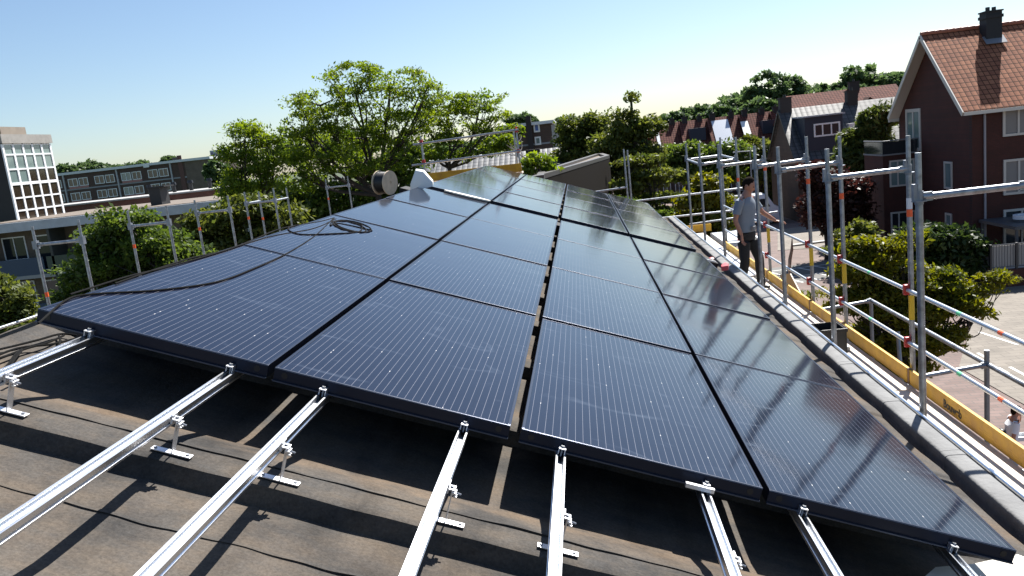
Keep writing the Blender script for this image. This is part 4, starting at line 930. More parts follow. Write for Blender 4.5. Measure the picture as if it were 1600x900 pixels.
# --- far brown building (centre) -----------------------------------------------
YQ=72
xq0=at(786,205,YQ).x; xq1=at(862,205,YQ).x; zq=at(830,196,YQ).z
fb=empty('far_flats',(0,0,0),'dark brown flat roofed building with a blue window and chimney beyond the far scaffold','building')
MB().bb((xq0,YQ,GZ),(xq1,YQ+9,zq)).build('wall',FB,fb)
MB().prism([(xq1,YQ,GZ),(xq1,YQ+9,GZ),(xq1+1.4,YQ+9,GZ),(xq1+1.0,YQ+1.0,GZ)],(0,0,zq-GZ-.15)).build('end_wall',mat('pale_boards',(.42,.41,.38),.7,noise=.3,scale=6,stretch=(6,6,.5)),fb)
MB().bb((xq0-.3,YQ-.4,zq),(xq1+.3,YQ+9.3,zq+.28)).build('roof_edge',mat('flats_fascia',(.62,.64,.66),.5),fb)
MB().bb((at(823,200,YQ).x,YQ-.5,GZ),(at(831,200,YQ).x,YQ-.003,zq+.85)).build('chimney_stack',mat('black_stack',(.025,.02,.02),.8),fb)
def fw(px0,py0,px1,py1,gl):
    a=at(px0,py0,YQ);b=at(px1,py1,YQ); window(fb,((a.x+b.x)/2,YQ,(a.z+b.z)/2),b.x-a.x,a.z-b.z,XA,WHITE,gl,1,1,th=.14,dep=.08)
fw(833,193,844,206,mat('blue_blind',(.08,.14,.4),.5)); fw(835,214,846,226,GLASST); fw(795,200,808,212,GLASSD)
MB().bb((xq0,YQ-.05,.95),(xq1,YQ-.003,1.1)).build('floor_band',mat('grey_band',(.25,.26,.28),.6),fb)
# --- striped tiled roofs in the middle distance ---------------------------------
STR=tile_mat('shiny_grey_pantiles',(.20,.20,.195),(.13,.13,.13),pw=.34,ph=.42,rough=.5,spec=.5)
YS=44
xs0=at(655,275,YS).x; xs1=at(890,250,YS).x
sh,sr,_,_=house('tiled_hall','low building with a shiny grey ribbed tile roof beyond the far gable',xs0,xs1,YS,YS+9,-1.75,.55,BRB,STR)
q=at(836,262,YS+1.5); MB().bb((q.x-.45,YS+1.2,q.z-1.0),(q.x+.4,YS+2.2,q.z+1.1)).build('chimney',mat('black_stack',(.025,.02,.02),.8),sr)
xs0=at(462,300,YS-3).x; xs1=at(600,285,YS-3).x
sh2,sr2,_,_=house('tiled_hall','low grey tiled roof showing through the big tree',xs0,xs1,YS-3,YS+5,-1.9,.25,BRB,STR)
MB().bb((xs0+.4,YS-2.6,-1.4),(xs0+1.0,YS-1.9,-.55)).build('roof_window',BLK,sr2)
# pale far strip roofs seen through the trees
xs0=at(640,225,110).x; xs1=at(820,215,110).x
h3=empty('white_hall',(0,0,0),'long pale flat hall far behind the big tree','building'); MB().bb((xs0,110,GZ),(xs1,122,-.2)).build('wall',mat('far_pale_wall',(.5,.5,.48),.7),h3)
MB().bb((xs0-.3,109.7,-.198),(xs1+.3,122.3,.3)).build('roof_edge',mat('flats_fascia',(.62,.64,.66),.5),h3)
# --- brown rooftop block ---------------------------------------------------------
A_=at(846,273,24); B_=at(951,242,35.5); C_=at(931,238,40); zt1=.20
A_=atZ(838,276,zt1); B_=atZ(952,243,zt1); C_=atZ(938,238.8,zt1); D_=A_+(C_-B_)*.45
pb=empty('brown_roof_block',(0,0,0),'plain dark brown block with a gravel roof beyond the far panels','building')
BC=mat('brown_cladding',(.016,.013,.010),.95,noise=.12,scale=2,spec=.05)
Pq=[Vector((p.x,p.y,GZ)) for p in(A_,B_,C_,D_)]
MB().prism(Pq,(0,0,zt1-GZ-.12)).build('wall',BC,pb)
cen=sum(Pq,Vector())/4
def ins(p,f): v=cen+(p-cen)*f; return v
o=MB().prism([Vector((ins(p,.9).x,ins(p,.9).y,zt1-.119)) for p in Pq],(0,0,.04)).build('roof_gravel',mat('tan_gravel',(.21,.17,.135),.9),pb)
m=MB()
for i in range(4):
    p,q=Pq[i],Pq[(i+1)%4]; d=(q-p).normalized(); n_=Vector((-d.y,d.x,0))
    if (cen-p).dot(n_)<0: n_=-n_
    L_=(q-p).length; c=(p+q)/2+n_*.10; m.box((c.x,c.y,zt1-.05),(L_-.01*i,.22,.14+.004*i),(d,n_,Vector((0,0,1))))
m.build('roof_edge',mat('dark_coping',(.06,.055,.05),.5),pb)
# lamps
def lamp(px,py0,Y,label,arm=-1):
    p=at(px,py0,Y); l=empty('street_lamp',(p.x,Y,GZ),label,'street lamp','street lamps'); 
    MB().tube((0,0,0),(0,0,p.z-GZ),.09,.05,n=8).tube((0,0,p.z-GZ),(arm*.9,0,p.z-GZ+.05),.04,n=6).build('pole',ZINCD,l)
    MB().box((arm*1.1,0,p.z-GZ+.04),(.6,.2,.1)).build('lamp_head',mat('lamp_grey',(.5,.5,.5),.5),l)
lamp(1053,225,95,'street lamp left of the far scaffold corner among the trees'); lamp(1172,236,66,'slim street lamp with a short arm behind the workman'); lamp(1196,213,110,'street lamp beside the terrace roofs',1)
# ------------------------------------------------------------------ vehicles
def vehicle(name,label,cat,loc,rz,L_,Wd,prof_,win,col,wheels,group=None,rw=.33):
    v=empty(name,loc,label,cat,group,rz=rz)
    body=MB().prism([(x,-Wd/2,z) for x,z in prof_],(0,Wd,0)).build('body',mat(name+'_paint',col,.3,coat=.5),v,bevel=.05,smooth=True)
    for poly in win:
        for s in(-1,1):
            MB().prism([(x,s*(Wd/2+.004) ,z) for x,z in poly],(0,s*.006,0)).build('side_window',GLASSD,v)
    for x in wheels:
        for s in(-1,1):
            w_=MB().tube((x,s*(Wd/2-.18),rw),(x,s*(Wd/2+.01),rw),rw,n=20).build('wheel',mat('tyre_black',(.015,.015,.015),.8),v,smooth=True)
            MB().tube((x,s*(Wd/2+.008),rw),(x,s*(Wd/2+.02),rw),rw*.6,n=14).build('rim',mat('rim_silver',(.5,.5,.52),.35,.8),w_)
    return v
vp_=atZ(1165,353,GZ)
van=vehicle('white_van','white delivery van parked in the street behind the workman','van',(vp_.x+.3,vp_.y+.8,GZ),R(-6),5.2,1.95,[(-2.5,.3),(-2.55,1.0),(-2.5,2.2),(-2.35,2.35),(1.25,2.4),(1.55,2.3),(2.05,1.5),(2.55,1.2),(2.62,.8),(2.6,.3)],[[(.45,1.35),(.45,2.05),(1.35,2.05),(1.75,1.4)],[(-.9,1.4),(-.9,2.0),(.3,2.0),(.3,1.4)]],(.78,.80,.83),(-1.6,1.75))
MB().prism([(1.57,-.85,2.26),(2.03,-.85,1.55),(2.05,-.85,1.53),(1.6,-.85,2.30)],(0,1.7,0)).build('windscreen',GLASSD,van)
MB().bb((-2.56,-.97,.35),(2.62,.97,.62)).build('sill_trim',BLK,van)
cpv=atZ(1067,296,GZ)
carp=[(-2.1,.25),(-2.15,.75),(-1.95,.95),(-1.3,1.4),(.4,1.43),(1.1,.98),(1.95,.85),(2.12,.6),(2.1,.25)]
cw=[[(-1.5,1.0),(-1.15,1.33),(.3,1.36),(.85,1.0)]]
vehicle('parked_car','dark blue car on the far street seen between the trees','car',(cpv.x,cpv.y,GZ),R(200),4.2,1.75,carp,cw,(.03,.06,.12),(-1.3,1.35),'cars on the far street')
c2=atZ(1052,278,GZ); vehicle('parked_car','pale grey car farther up the street behind the blue one','car',(c2.x,c2.y,GZ),R(190),4.2,1.75,carp,cw,(.4,.42,.45),(-1.3,1.35),'cars on the far street')
# white cabinet
q=atZ(1003,318,GZ); tag(MB().bb((q.x-.7,q.y-.4,GZ),(q.x+.7,q.y+.4,GZ+1.5)).bb((q.x-.75,q.y-.45,GZ+1.5),(q.x+.75,q.y+.45,GZ+1.58)).build('street_cabinet',mat('pale_blue_grey',(.45,.52,.6),.5),None,bevel=.02),'small pale street cabinet between the trees beyond the far scaffold','cabinet')
# ------------------------------------------------------------------ people
def skin(name,nodes,edges,m,par,sub=2,root=0):
    me=bpy.data.meshes.new(name); me.from_pydata([n[0] for n in nodes],edges,[]); o=bpy.data.objects.new(name,me); COL.objects.link(o)
    s=o.modifiers.new('s','SKIN'); s.use_smooth_shade=True
    for i,n in enumerate(nodes):
        d=me.skin_vertices[0].data[i]; r=n[1]; d.radius=(r,r) if not hasattr(r,'__len__') else r; d.use_root=(i==root)
    if sub: 
        q=o.modifiers.new('u','SUBSURF'); q.levels=sub; q.render_levels=sub
    dg=bpy.context.evaluated_depsgraph_get(); me2=bpy.data.meshes.new_from_object(o.evaluated_get(dg)); bpy.data.objects.remove(o)
    me2.materials.clear(); me2.materials.append(m)
    for p in me2.polygons: p.use_smooth=True; p.material_index=0
    o=bpy.data.objects.new(name,me2); COL.objects.link(o); o.parent=par; return o
SKINM=mat('skin',(.42,.20,.13),.5); HAIR=mat('dark_hair',(.018,.012,.009),.95,spec=.05)
def blob(name,c,rad,m,par,rot=(0,0,0),sub=3,fn=None):
    bm=bmesh.new(); bmesh.ops.create_icosphere(bm,subdivisions=sub,radius=1)
    M=Matrix.Translation(c)@(Matrix.Rotation(rot[2],4,'Z')@Matrix.Rotation(rot[1],4,'Y')@Matrix.Rotation(rot[0],4,'X'))@Matrix.Diagonal((*rad,1))
    for v in bm.verts:
        if fn: v.co=fn(v.co)
        v.co=M@v.co
    me=bpy.data.meshes.new(name); bm.to_mesh(me); bm.free(); me.materials.append(m)
    for p in me.polygons: p.use_smooth=True
    o=bpy.data.objects.new(name,me); COL.objects.link(o); o.parent=par; return o
def joinm(name,objs,par):
    """merge meshes (same material) into one object"""
    m=MB(); mt=objs[0].data.materials[0]
    for o in objs: m.add([v.co[:] for v in o.data.vertices],[tuple(p.vertices) for p in o.data.polygons])
    for o in objs: bpy.data.objects.remove(o)
    return m.build(name,mt,par,smooth=True)
def hand(par,wrist,dirv,palm_n,side,m):
    """palm + 4 fingers + thumb as skinned chains; dirv finger direction"""
    d=Vector(dirv).normalized(); n=Vector(palm_n); n=(n-d*n.dot(d)).normalized(); s=d.cross(n)*side
    w_=Vector(wrist); obs=[]
    obs.append(skin('h',[(w_-d*.02,(.026,.018)),(w_+d*.045,(.036,.015)),(w_+d*.085,(.036,.013))],[(0,1),(1,2)],m,None,2))
    for k,(off,ln) in enumerate(((-.030,.068),(-.010,.078),(.010,.074),(.030,.058))):
        b=w_+d*.078+s*off; p1=b+d*ln*.42+n*.006; p2=p1+d*ln*.32+n*.018; p3=p2+d*ln*.24+n*.022
        obs.append(skin('h',[(b-d*.02,.0095),(p1,.0088),(p2,.008),(p3,.0068)],[(0,1),(1,2),(2,3)],m,None,1))
    b=w_+d*.02-s*.028; p1=b+d*.03-s*.022+n*.01; p2=p1+d*.028-s*.008+n*.012
    obs.append(skin('h',[(b,.013),(p1,.0105),(p2,.008)],[(0,1),(1,2)],m,None,1))
    return obs
def person(label,loc,rz,J,shirt,trouser,hairm,cap=False,lh=(0,0,-1),rh=(0,0,-1),shoe=None,tilt=0):
    """J: joint dict in local coords (x forward, y left, z up)"""
    p=empty('person',loc,label,'person',rz=rz); V=lambda k:Vector(J[k])
    hd=V('head'); nk=V('neck')
    nodes=[(V('pelvis'),.095),(V('waist'),.09),(V('chest'),.10),(nk-Vector((0,0,.02)),.062),(nk+Vector((.015,0,.06)),.052),(hd-Vector((.0,0,.03)),.07)]
    ed=[(0,1),(1,2),(2,3),(3,4),(4,5)]
    for s in'lr':
        b=len(nodes)
        nodes+=[(V('sh'+s),.055),(V('el'+s),.04),((V('el'+s)*.6+V('wr'+s)*.4),.037),(V('wr'+s),.026)]; ed+=[(3,b),(b,b+1),(b+1,b+2),(b+2,b+3)]
        b=len(nodes)
        nodes+=[(V('hip'+s),.06),(V('kn'+s),.05),((V('kn'+s)*.65+V('an'+s)*.35),.048),(V('an'+s),.038)]; ed+=[(0,b),(b,b+1),(b+1,b+2),(b+2,b+3)]
    body=skin('b',nodes,ed,SKINM,None,2)
    def headf(v):
        v=v.copy()
        if v.z<-.2: v.x*=1-.10*(-v.z-.2); v.y*=1-.35*(-v.z-.2)     # jaw
        if v.x>.75 and abs(v.y)<.22 and -.35<v.z<.12: v.x+=.20*(1-abs(v.y)/.22)*(.25-v.z*1.2 if v.z<.1 else .1)   # nose
        if v.x>.6 and abs(abs(v.y)-.38)<.17 and 0<v.z<.22: v.x-=.08   # eye sockets
        if v.x>.7 and abs(v.y)<.3 and -.62<v.z<-.5: v.x-=.05
        return v
    head=blob('hh',hd,(.098,.077,.118),SKINM,None,rot=(0,tilt,0),sub=4,fn=headf)
    ears=[blob('e',hd+Vector((-.005,s*.077,-.005)),(.018,.010,.03),SKINM,None,sub=2) for s in(1,-1)]
    hs_=hand(None,V('wrl'),lh,Vector((1,0,0)) if abs(Vector(lh).normalized().x)<.6 else Vector((0,0,-1)),1,SKINM)+hand(None,V('wrr'),rh,Vector((1,0,0)) if abs(Vector(rh).normalized().x)<.6 else Vector((0,0,-1)),-1,SKINM)
    b=joinm('body',[body,head]+ears+hs_,p)
    # eyes
    ey=[]
    Rm=Matrix.Rotation(tilt,3,'Y')
    for s in(1,-1): ey.append(blob('ey',hd+Rm@Vector((.083,s*.030,.012)),(.012,.012,.009),BLK,None,sub=2))
    for e_ in ey: e_.parent=p; e_.name='eye'
    # shirt
    up=lambda a,b_,t:V(a)*(1-t)+V(b_)*t
    def loft(m,rings,n=20):
        V0=[];k=len(rings)
        for (c,rx,ry,d) in rings:
            c=Vector(c); d=Vector(d).normalized() if d else Vector((0,0,1)); a_=Vector((0,1,0)); a_=(a_-d*a_.dot(d)).normalized(); b_=a_.cross(d)
            for i in range(n):
                t=2*math.pi*i/n; V0.append(c+b_*math.cos(t)*rx+a_*math.sin(t)*ry)
        m.add(V0,[(q*n+i,q*n+(i+1)%n,(q+1)*n+(i+1)%n,(q+1)*n+i) for q in range(k-1) for i in range(n)]+[tuple(range(n))[::-1],tuple(range((k-1)*n,k*n))])
    m=MB(); pv=V('pelvis');wa=V('waist');che=V('chest')
    loft(m,[(pv+Vector((0,0,-.01)),.128,.178,None),(pv+Vector((0,0,.05)),.130,.176,None),(wa,.120,.165,None),(che-Vector((0,0,.06)),.128,.180,None),(che+Vector((0,0,.04)),.128,.192,None),(nk-Vector((.01,0,.085)),.105,.185,None),(nk-Vector((.005,0,.045)),.085,.13,None),(nk-Vector((0,0,.01)),.068,.078,None),(nk+Vector((.003,0,.005)),.06,.066,None)])
    for s in'lr':
        sh_=V('sh'+s); el=V('el'+s); d=(el-sh_).normalized(); sg=1 if s=='l' else -1
        loft(m,[(sh_+Vector((0,-.05*sg,.005))-d*.03,.050,.045,d),(sh_-d*.0,.068,.062,d),(sh_+d*.07,.066,.06,d),(up('sh'+s,'el'+s,.62),.060,.058,d),(up('sh'+s,'el'+s,.70),.062,.060,d)],14)
    m.build('shirt',shirt,p,smooth=True)
    m=MB(); loft(m,[(pv+Vector((0,0,.07)),.120,.168,None),(pv,.126,.176,None),(pv-Vector((0,0,.08)),.128,.18,None),(pv-Vector((0,0,.14)),.11,.165,None)])
    for s in'lr':
        hp,kn,an=V('hip'+s),V('kn'+s),V('an'+s); d1=(kn-hp).normalized(); d2=(an-kn).normalized()
        loft(m,[(hp+Vector((0,0,.03)),.108,.088,None),(hp+d1*.12,.100,.086,d1),(hp.lerp(kn,.6),.084,.078,d1),(kn,.072,.070,(d1+d2)),(kn.lerp(an,.35),.072,.066,d2),(kn.lerp(an,.75),.066,.060,d2),(an+d2*.02,.068,.060,d2)],18)
    m.build('trousers',trouser,p,smooth=True)
    m=MB(); loft(m,[(pv+Vector((0,0,.035)),.1235,.1715,None),(pv+Vector((0,0,.072)),.1225,.1705,None)]); m.build('belt',BLK,p,smooth=True)
    for s in'lr':
        a=V('an'+s); skin('shoe',[(a+Vector((-.05,0,-.035)),(.042,.04)),(a+Vector((.06,0,-.045)),(.047,.03)),(a+Vector((.15,0,-.052)),(.042,.024))],[(0,1),(1,2)],shoe or BLK,p,2)
    def hf(v):
        v=v.copy()
        if v.z<.0 and v.x>-.25: v*=.80
        if v.x>.5 and v.z<.45: v*=.82
        n_=.03*math.sin(v.x*19+v.y*13)*math.cos(v.z*17); return v*(1+n_)
    blob('hair' if not cap else 'cap',hd+Vector((-.012,0,.018)),(.106,.086,.118),hairm,p,rot=(0,tilt,0),sub=4,fn=hf)
    return p
HX=2.88; HY=9.45
J=dict(pelvis=(0,0,.96),waist=(.0,0,1.12),chest=(.02,0,1.33),neck=(.04,0,1.50),head=(.10,0,1.655),
 shl=(.03,.19,1.44),ell=(.13,.31,1.20),wrl=(.29,.43,1.045), shr=(.02,-.19,1.44),elr=(-.04,-.26,1.16),wrr=(.05,-.25,.92),
 hipl=(.0,.10,.90),knl=(.12,.14,.50),anl=(.10,.20,.09), hipr=(0,-.10,.90),knr=(.02,-.14,.49),anr=(-.06,-.17,.09))
TSH=mat('grey_tshirt',(.24,.28,.33),.9,noise=.15,scale=6,bump=.3,bscale=8)
pr=person('man in grey t-shirt and black trousers on the right scaffold, hand on the rail',(HX-.06,HY,ZD),R(-38),J,TSH,mat('black_trousers',(.012,.012,.014),.8,bump=.3,bscale=10),HAIR,lh=(.82,.57,-.12),rh=(.05,0,-1),tilt=R(26))
tb_=MB().bb((.13,-.10,.97),(.18,-.02,1.04)).build('tool_pouch',mat('grey_pouch',(.25,.25,.25),.7),pr,bevel=.01)
gq=atZ(1579,756,GZ)
J2=dict(pelvis=(0,0,.94),waist=(.01,0,1.10),chest=(.03,0,1.31),neck=(.06,0,1.48),head=(.12,0,1.63),
 shl=(.05,.19,1.43),ell=(.27,.26,1.30),wrl=(.24,.14,1.52), shr=(.04,-.19,1.43),elr=(-.05,-.25,1.14),wrr=(.02,-.26,.90),
 hipl=(.0,.10,.88),knl=(.14,.11,.49),anl=(.06,.12,.09), hipr=(0,-.10,.88),knr=(.02,-.12,.48),anr=(-.16,-.13,.09))
p2=person('man in white t-shirt walking on the paving below, hand raised to his head',(gq.x,gq.y,GZ+.005),R(-5),J2,mat('white_tshirt',(.80,.80,.82),.9),mat('grey_white_trousers',(.42,.43,.48),.9,noise=.3,scale=10),HAIR,lh=(.1,-.5,1),rh=(.1,0,-1),shoe=mat('dark_shoe',(.05,.05,.05),.6),tilt=R(20))
bag=skin('shoulder_bag',[((gq.x-.14,gq.y+.06,GZ+1.25),(.10,.07)),((gq.x-.17,gq.y+.06,GZ+1.05),(.12,.09)),((gq.x-.16,gq.y+.06,GZ+.92),(.09,.07))],[(0,1),(1,2)],BLK,None,2)
tag(bag,'black bag carried on the back of the man on the paving','bag')
tag(MB().box((gq.x+.28,gq.y+.14,GZ+.96),(.34,.26,.02)).box((gq.x+.28,gq.y+.01,GZ+1.0),(.34,.012,.08)).box((gq.x+.28,gq.y+.27,GZ+1.0),(.34,.012,.08)).box((gq.x+.11,gq.y+.14,GZ+1.0),(.012,.26,.08)).box((gq.x+.45,gq.y+.14,GZ+1.0),(.012,.26,.08)).build('white_tray',WHITE,None),'open white tray carried in front of the man on the paving','tray')
# ------------------------------------------------------------------ trees
rs=np.random.RandomState(11)
def leaves_mesh(name,centers,spread,nper,size,m,par,flat=.55,seed=1,droop=0.0,elong=1.7):
    r=np.random.RandomState(seed); C=np.repeat(np.array(centers),nper,0); N=len(C)
    sp=np.repeat(np.array(spread).reshape(-1,1) if hasattr(spread,'__len__') else np.full((len(centers),1),spread),nper,0)
    off=r.normal(size=(N,3)); off/= (np.linalg.norm(off,axis=1,keepdims=True)+1e-6); off*= r.rand(N,1)**.5
    P=C+off*sp*np.array([1,1,flat])
    nrm=r.normal(size=(N,3))+np.array([0,0,.8]); nrm/=np.linalg.norm(nrm,axis=1,keepdims=True)
    a=np.cross(nrm,r.normal(size=(N,3))); a/=np.linalg.norm(a,axis=1,keepdims=True); b=np.cross(nrm,a)
    s=size*(.6+.8*r.rand(N,1)); a=a*s*elong/2; b=b*s/2
    V=np.stack([P-a,P-b*.9+a*.1,P+a,P+b*.9+a*.1],1).reshape(-1,3)
    V[:,2]-=0
    me=bpy.data.meshes.new(name); me.vertices.add(4*N); me.vertices.foreach_set('co',V.astype(np.float32).ravel())
    me.loops.add(4*N); me.loops.foreach_set('vertex_index',np.arange(4*N,dtype=np.int32)); me.polygons.add(N)
    me.polygons.foreach_set('loop_start',np.arange(0,4*N,4,dtype=np.int32)); me.polygons.foreach_set('loop_total',np.full(N,4,dtype=np.int32))
    me.update(calc_edges=True); me.materials.append(m); o=bpy.data.objects.new(name,me); COL.objects.link(o); o.parent=par; return o
def tree(name,label,cat,base,lobes,nclump,nper,size,m,seed,clump=.55,trunk_r=.16,flat=.55,group=None,shell=.35,limbs=None,fork=.35,elong=1.7,bark=None):
    """base (x,y), lobes [(center Vector, (rx,ry,rz))...] in world"""
    r=np.random.RandomState(seed); t=empty(name,(base[0],base[1],GZ),label,cat,group)
    O=np.array([base[0],base[1],GZ]); cs=[];vols=np.array([l[1][0]*l[1][1]*l[1][2] for l in lobes])**.7; vols/=vols.sum()
    m_=MB(); lobec=[]
    zlow=min(l[0].z-l[1][2] for l in lobes)-GZ
    fork_z=max(1.0,zlow*.95+.3); tp=[Vector((0,0,0)),Vector((.05,.03,fork_z*.5)),Vector((0,.05,fork_z))]
    m_.path(spline(tp,4),[trunk_r*(1.1-.35*i/8) for i in range(9)],8)
    for (c,rad),w_ in zip(lobes,vols):
        n=max(3,int(nclump*w_)); L0=Vector(c)-Vector(O); q=r.normal(size=(n,3)); q/=np.linalg.norm(q,axis=1,keepdims=True); q*=((shell+(1-shell)*r.rand(n,1))**.6)
        q[:,2]=np.where(q[:,2]<-.6,-.6*r.rand(n),q[:,2])
        pts=np.array(L0)+q*np.array(rad); cs+=list(pts)
        # limb to the lobe and twigs
        st=Vector(tp[-1])*(1-.0); mid=(st+L0)/2+Vector((r.normal()*.25,r.normal()*.25,-.15*abs(L0.z-st.z)))
        sp_=spline([st,mid,L0],6); rr=[trunk_r*.62*(1-i/len(sp_)*.75) for i in range(len(sp_))]; m_.path(sp_,rr,6)
        for k in range(min(n,9)):
            e=Vector(pts[k*max(1,n//9)%n]); s0=sp_[int(len(sp_)*(.45+.5*r.rand()))%len(sp_)]; mm=(s0+e)/2+Vector((0,0,-.1))+Vector(r.normal(size=3))*.12
            m_.path(spline([s0,mm,e],4),[trunk_r*.25*(1-i/10) for i in range(9)],5)
    m_.build('trunk',bark or BARK,t,smooth=True)
    sp=clump*(.6+.8*r.rand(len(cs)))
    leaves_mesh('crown',cs,sp,nper,size,m,t,flat=flat,seed=seed+5,elong=elong)
    return t
def lobe(px,py,Y,rpx,rpy,ry=None):
    c=at(px,py,Y); s=(c-CAM).dot(FW)/CF; return (c,(rpx*s,(ry if ry else (rpx+rpy)/2*s),rpy*s))
LY=leaf_mat('locust_leaves',(.045,.095,.012),(.19,.25,.03),.52)
LG=leaf_mat('green_leaves',(.028,.058,.012),(.11,.16,.028),.45)
LD=leaf_mat('dark_leaves',(.014,.030,.009),(.045,.075,.018),.3)
LYG=leaf_mat('yellow_green_leaves',(.034,.068,.011),(.21,.20,.018),.48)
LR=leaf_mat('maroon_leaves',(.024,.010,.008),(.075,.030,.020),.3)
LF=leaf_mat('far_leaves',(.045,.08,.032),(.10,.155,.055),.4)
LM=leaf_mat('mid_leaves',(.035,.06,.012),(.13,.15,.03),.45)
# big locust
b=at(590,300,29)
tree('locust_tree','tall airy tree with bright yellow green feathery leaves behind the cable reel','tree',(b.x,29),
 [lobe(552,125,29,52,30),lobe(610,135,29,60,28),lobe(500,165,29,55,28),lobe(655,150,29,38,24),lobe(470,200,29,38,26),lobe(560,190,29,70,35),lobe(630,200,29,50,32),lobe(500,225,29,62,32),lobe(570,250,29,80,34),lobe(470,275,29,40,40)],430,52,.068,LY,21,clump=.44,trunk_r=.17,shell=.55,elong=2.2,flat=.42)
b=at(705,290,31)
tree('locust_tree','second airy yellow green tree, behind the two rails of the far scaffold','tree',(b.x,31),
 [lobe(700,165,31,48,22),lobe(750,165,31,46,20),lobe(665,190,31,36,26),lobe(725,200,31,48,24),lobe(775,180,31,22,12),lobe(690,235,31,42,24),lobe(755,235,31,34,18)],200,50,.068,LY,22,clump=.42,trunk_r=.12,shell=.55,elong=2.2,flat=.4)
b=at(395,330,27)
tree('locust_tree','smaller yellow green tree with two peaks left of the tall airy one','tree',(b.x,27),
 [lobe(383,205,27,26,16),lobe(415,220,27,20,14),lobe(375,240,27,32,20),lobe(420,255,27,34,22),lobe(385,285,27,42,24),lobe(360,310,27,26,16)],190,54,.068,LY,23,clump=.42,trunk_r=.11,shell=.5,elong=2.2,flat=.45)
b=at(520,330,33)
tree('dark_tree','dark green tree filling the space below the tall airy tree','tree',(b.x,34),
 [lobe(440,320,34,60,34),lobe(520,315,34,60,36),lobe(600,290,34,50,40),lobe(640,250,34,34,34),lobe(460,360,34,60,25),lobe(560,340,34,60,20),lobe(470,235,34,34,26),lobe(545,230,34,50,26)],230,70,.17,LG,24,clump=.8,trunk_r=.2)
b=at(840,280,21)
tree('locust_tree','branch tips of a yellow green tree rising beside the brown roof block','tree',(b.x,22.5),
 [lobe(838,252,22.5,26,9),lobe(822,272,22.5,18,9),lobe(860,262,22.5,16,7),lobe(790,225,30,24,12),lobe(800,205,33,20,10)],60,60,.085,LY,25,clump=.32,trunk_r=.08,elong=2.0)
# left side trees
b=at(205,420,15)
tree('bushy_tree','bushy green tree between the left scaffold and the balcony block','tree',(b.x,18),
 [lobe(195,345,18,45,20),lobe(160,375,18,40,25),lobe(240,380,18,55,26),lobe(190,415,18,70,28),lobe(280,405,18,45,22),lobe(130,430,18,40,22),lobe(220,460,18,80,30),lobe(120,465,18,35,15)],260,85,.085,LG,31,clump=.42,trunk_r=.13)
b=at(15,480,12.5)
tree('leafy_bush','light green leafy bush at the lower left edge beyond the bare felt','bush',(b.x-.3,12.5),
 [lobe(5,470,12.5,40,28),lobe(-20,440,12.5,30,18),lobe(30,510,12.5,45,30),lobe(0,530,12.5,50,25)],110,85,.07,LM,32,clump=.28,trunk_r=.07)
b=at(300,400,22)
tree('bushy_tree','yellow green tree behind the grouped posts of the left scaffold','tree',(b.x+1.2,24),
 [lobe(335,350,24,45,24),lobe(390,330,24,42,22),lobe(300,380,24,40,22),lobe(440,345,24,40,20),lobe(360,390,24,60,25)],170,75,.12,LM,33,clump=.5,trunk_r=.13)
# middle trees
b=at(915,270,45)
tree('leafy_tree','dull green tree behind the brown roof block','tree',(b.x,47),
 [lobe(905,198,47,32,16),lobe(930,193,47,26,14),lobe(890,215,47,24,18),lobe(935,220,47,40,20),lobe(900,240,47,35,20)],170,70,.15,LM,41,clump=.62,trunk_r=.22)
b=at(985,270,40)
tree('spire_tree','green tree topped by one thin upright spire shoot','tree',(b.x,41),
 [lobe(985,152,41,3.5,9),lobe(985,175,41,6,8),lobe(965,180,41,10,8),lobe(985,205,41,34,18),lobe(1010,200,41,26,16),lobe(960,225,41,36,18),lobe(1000,245,41,44,20),lobe(975,275,41,40,22),lobe(1020,280,41,32,18),lobe(985,310,41,40,14)],300,62,.13,LM,42,clump=.5,trunk_r=.2)
b=at(1000,330,34)
tree('tiered_tree','low tree with flat yellow green tiers of leaves beyond the far scaffold','tree',(b.x,33),
 [lobe(1000,250,33,34,6),lobe(1020,272,33,38,6),lobe(980,290,33,34,6),lobe(1025,310,33,34,6),lobe(1000,335,33,50,8),lobe(1050,330,33,30,6)],150,55,.13,LM,43,clump=.55,trunk_r=.1,flat=.3)
b=at(1115,380,27)
tree('yellow_tree','yellow green tree behind the far corner of the right scaffold','tree',(b.x,27),
 [lobe(1105,285,27,28,14),lobe(1090,310,27,30,14),lobe(1118,318,27,20,14),lobe(1100,345,27,44,18),lobe(1105,375,27,50,18),lobe(1060,375,27,30,16)],190,75,.12,LYG,44,clump=.42,trunk_r=.1)
b=at(1185,300,55)
tree('leafy_tree','mid green tree in front of the terrace roofs','tree',(at(1185,300,78).x,78),
 [lobe(1165,235,78,16,22),lobe(1195,235,78,22,20),lobe(1215,250,78,22,22),lobe(1185,270,78,30,24),lobe(1145,260,78,18,20),lobe(1222,285,78,24,20)],170,55,.28,LM,45,clump=.9,trunk_r=.2)
tree('leafy_tree','long row of street greenery under the left terrace roofs','tree',(at(1090,270,72).x,73),
 [lobe(1045,245,73,26,16),lobe(1080,240,73,26,16),lobe(1115,245,73,24,16),lobe(1150,238,73,22,18),lobe(1065,270,73,40,18),lobe(1120,272,73,40,18)],200,55,.24,LG,52,clump=.9,trunk_r=.2)
b=at(1260,360,52)
tree('hedge_tree','very dark dense hedge trees behind the scaffold posts and above the street','hedge',(at(1262,340,78).x,78),
 [lobe(1230,310,78,30,30),lobe(1265,300,78,28,36),lobe(1285,335,78,32,30),lobe(1262,355,78,30,20)],220,60,.25,LD,46,clump=1.0,trunk_r=.2)
b=at(1300,380,42)
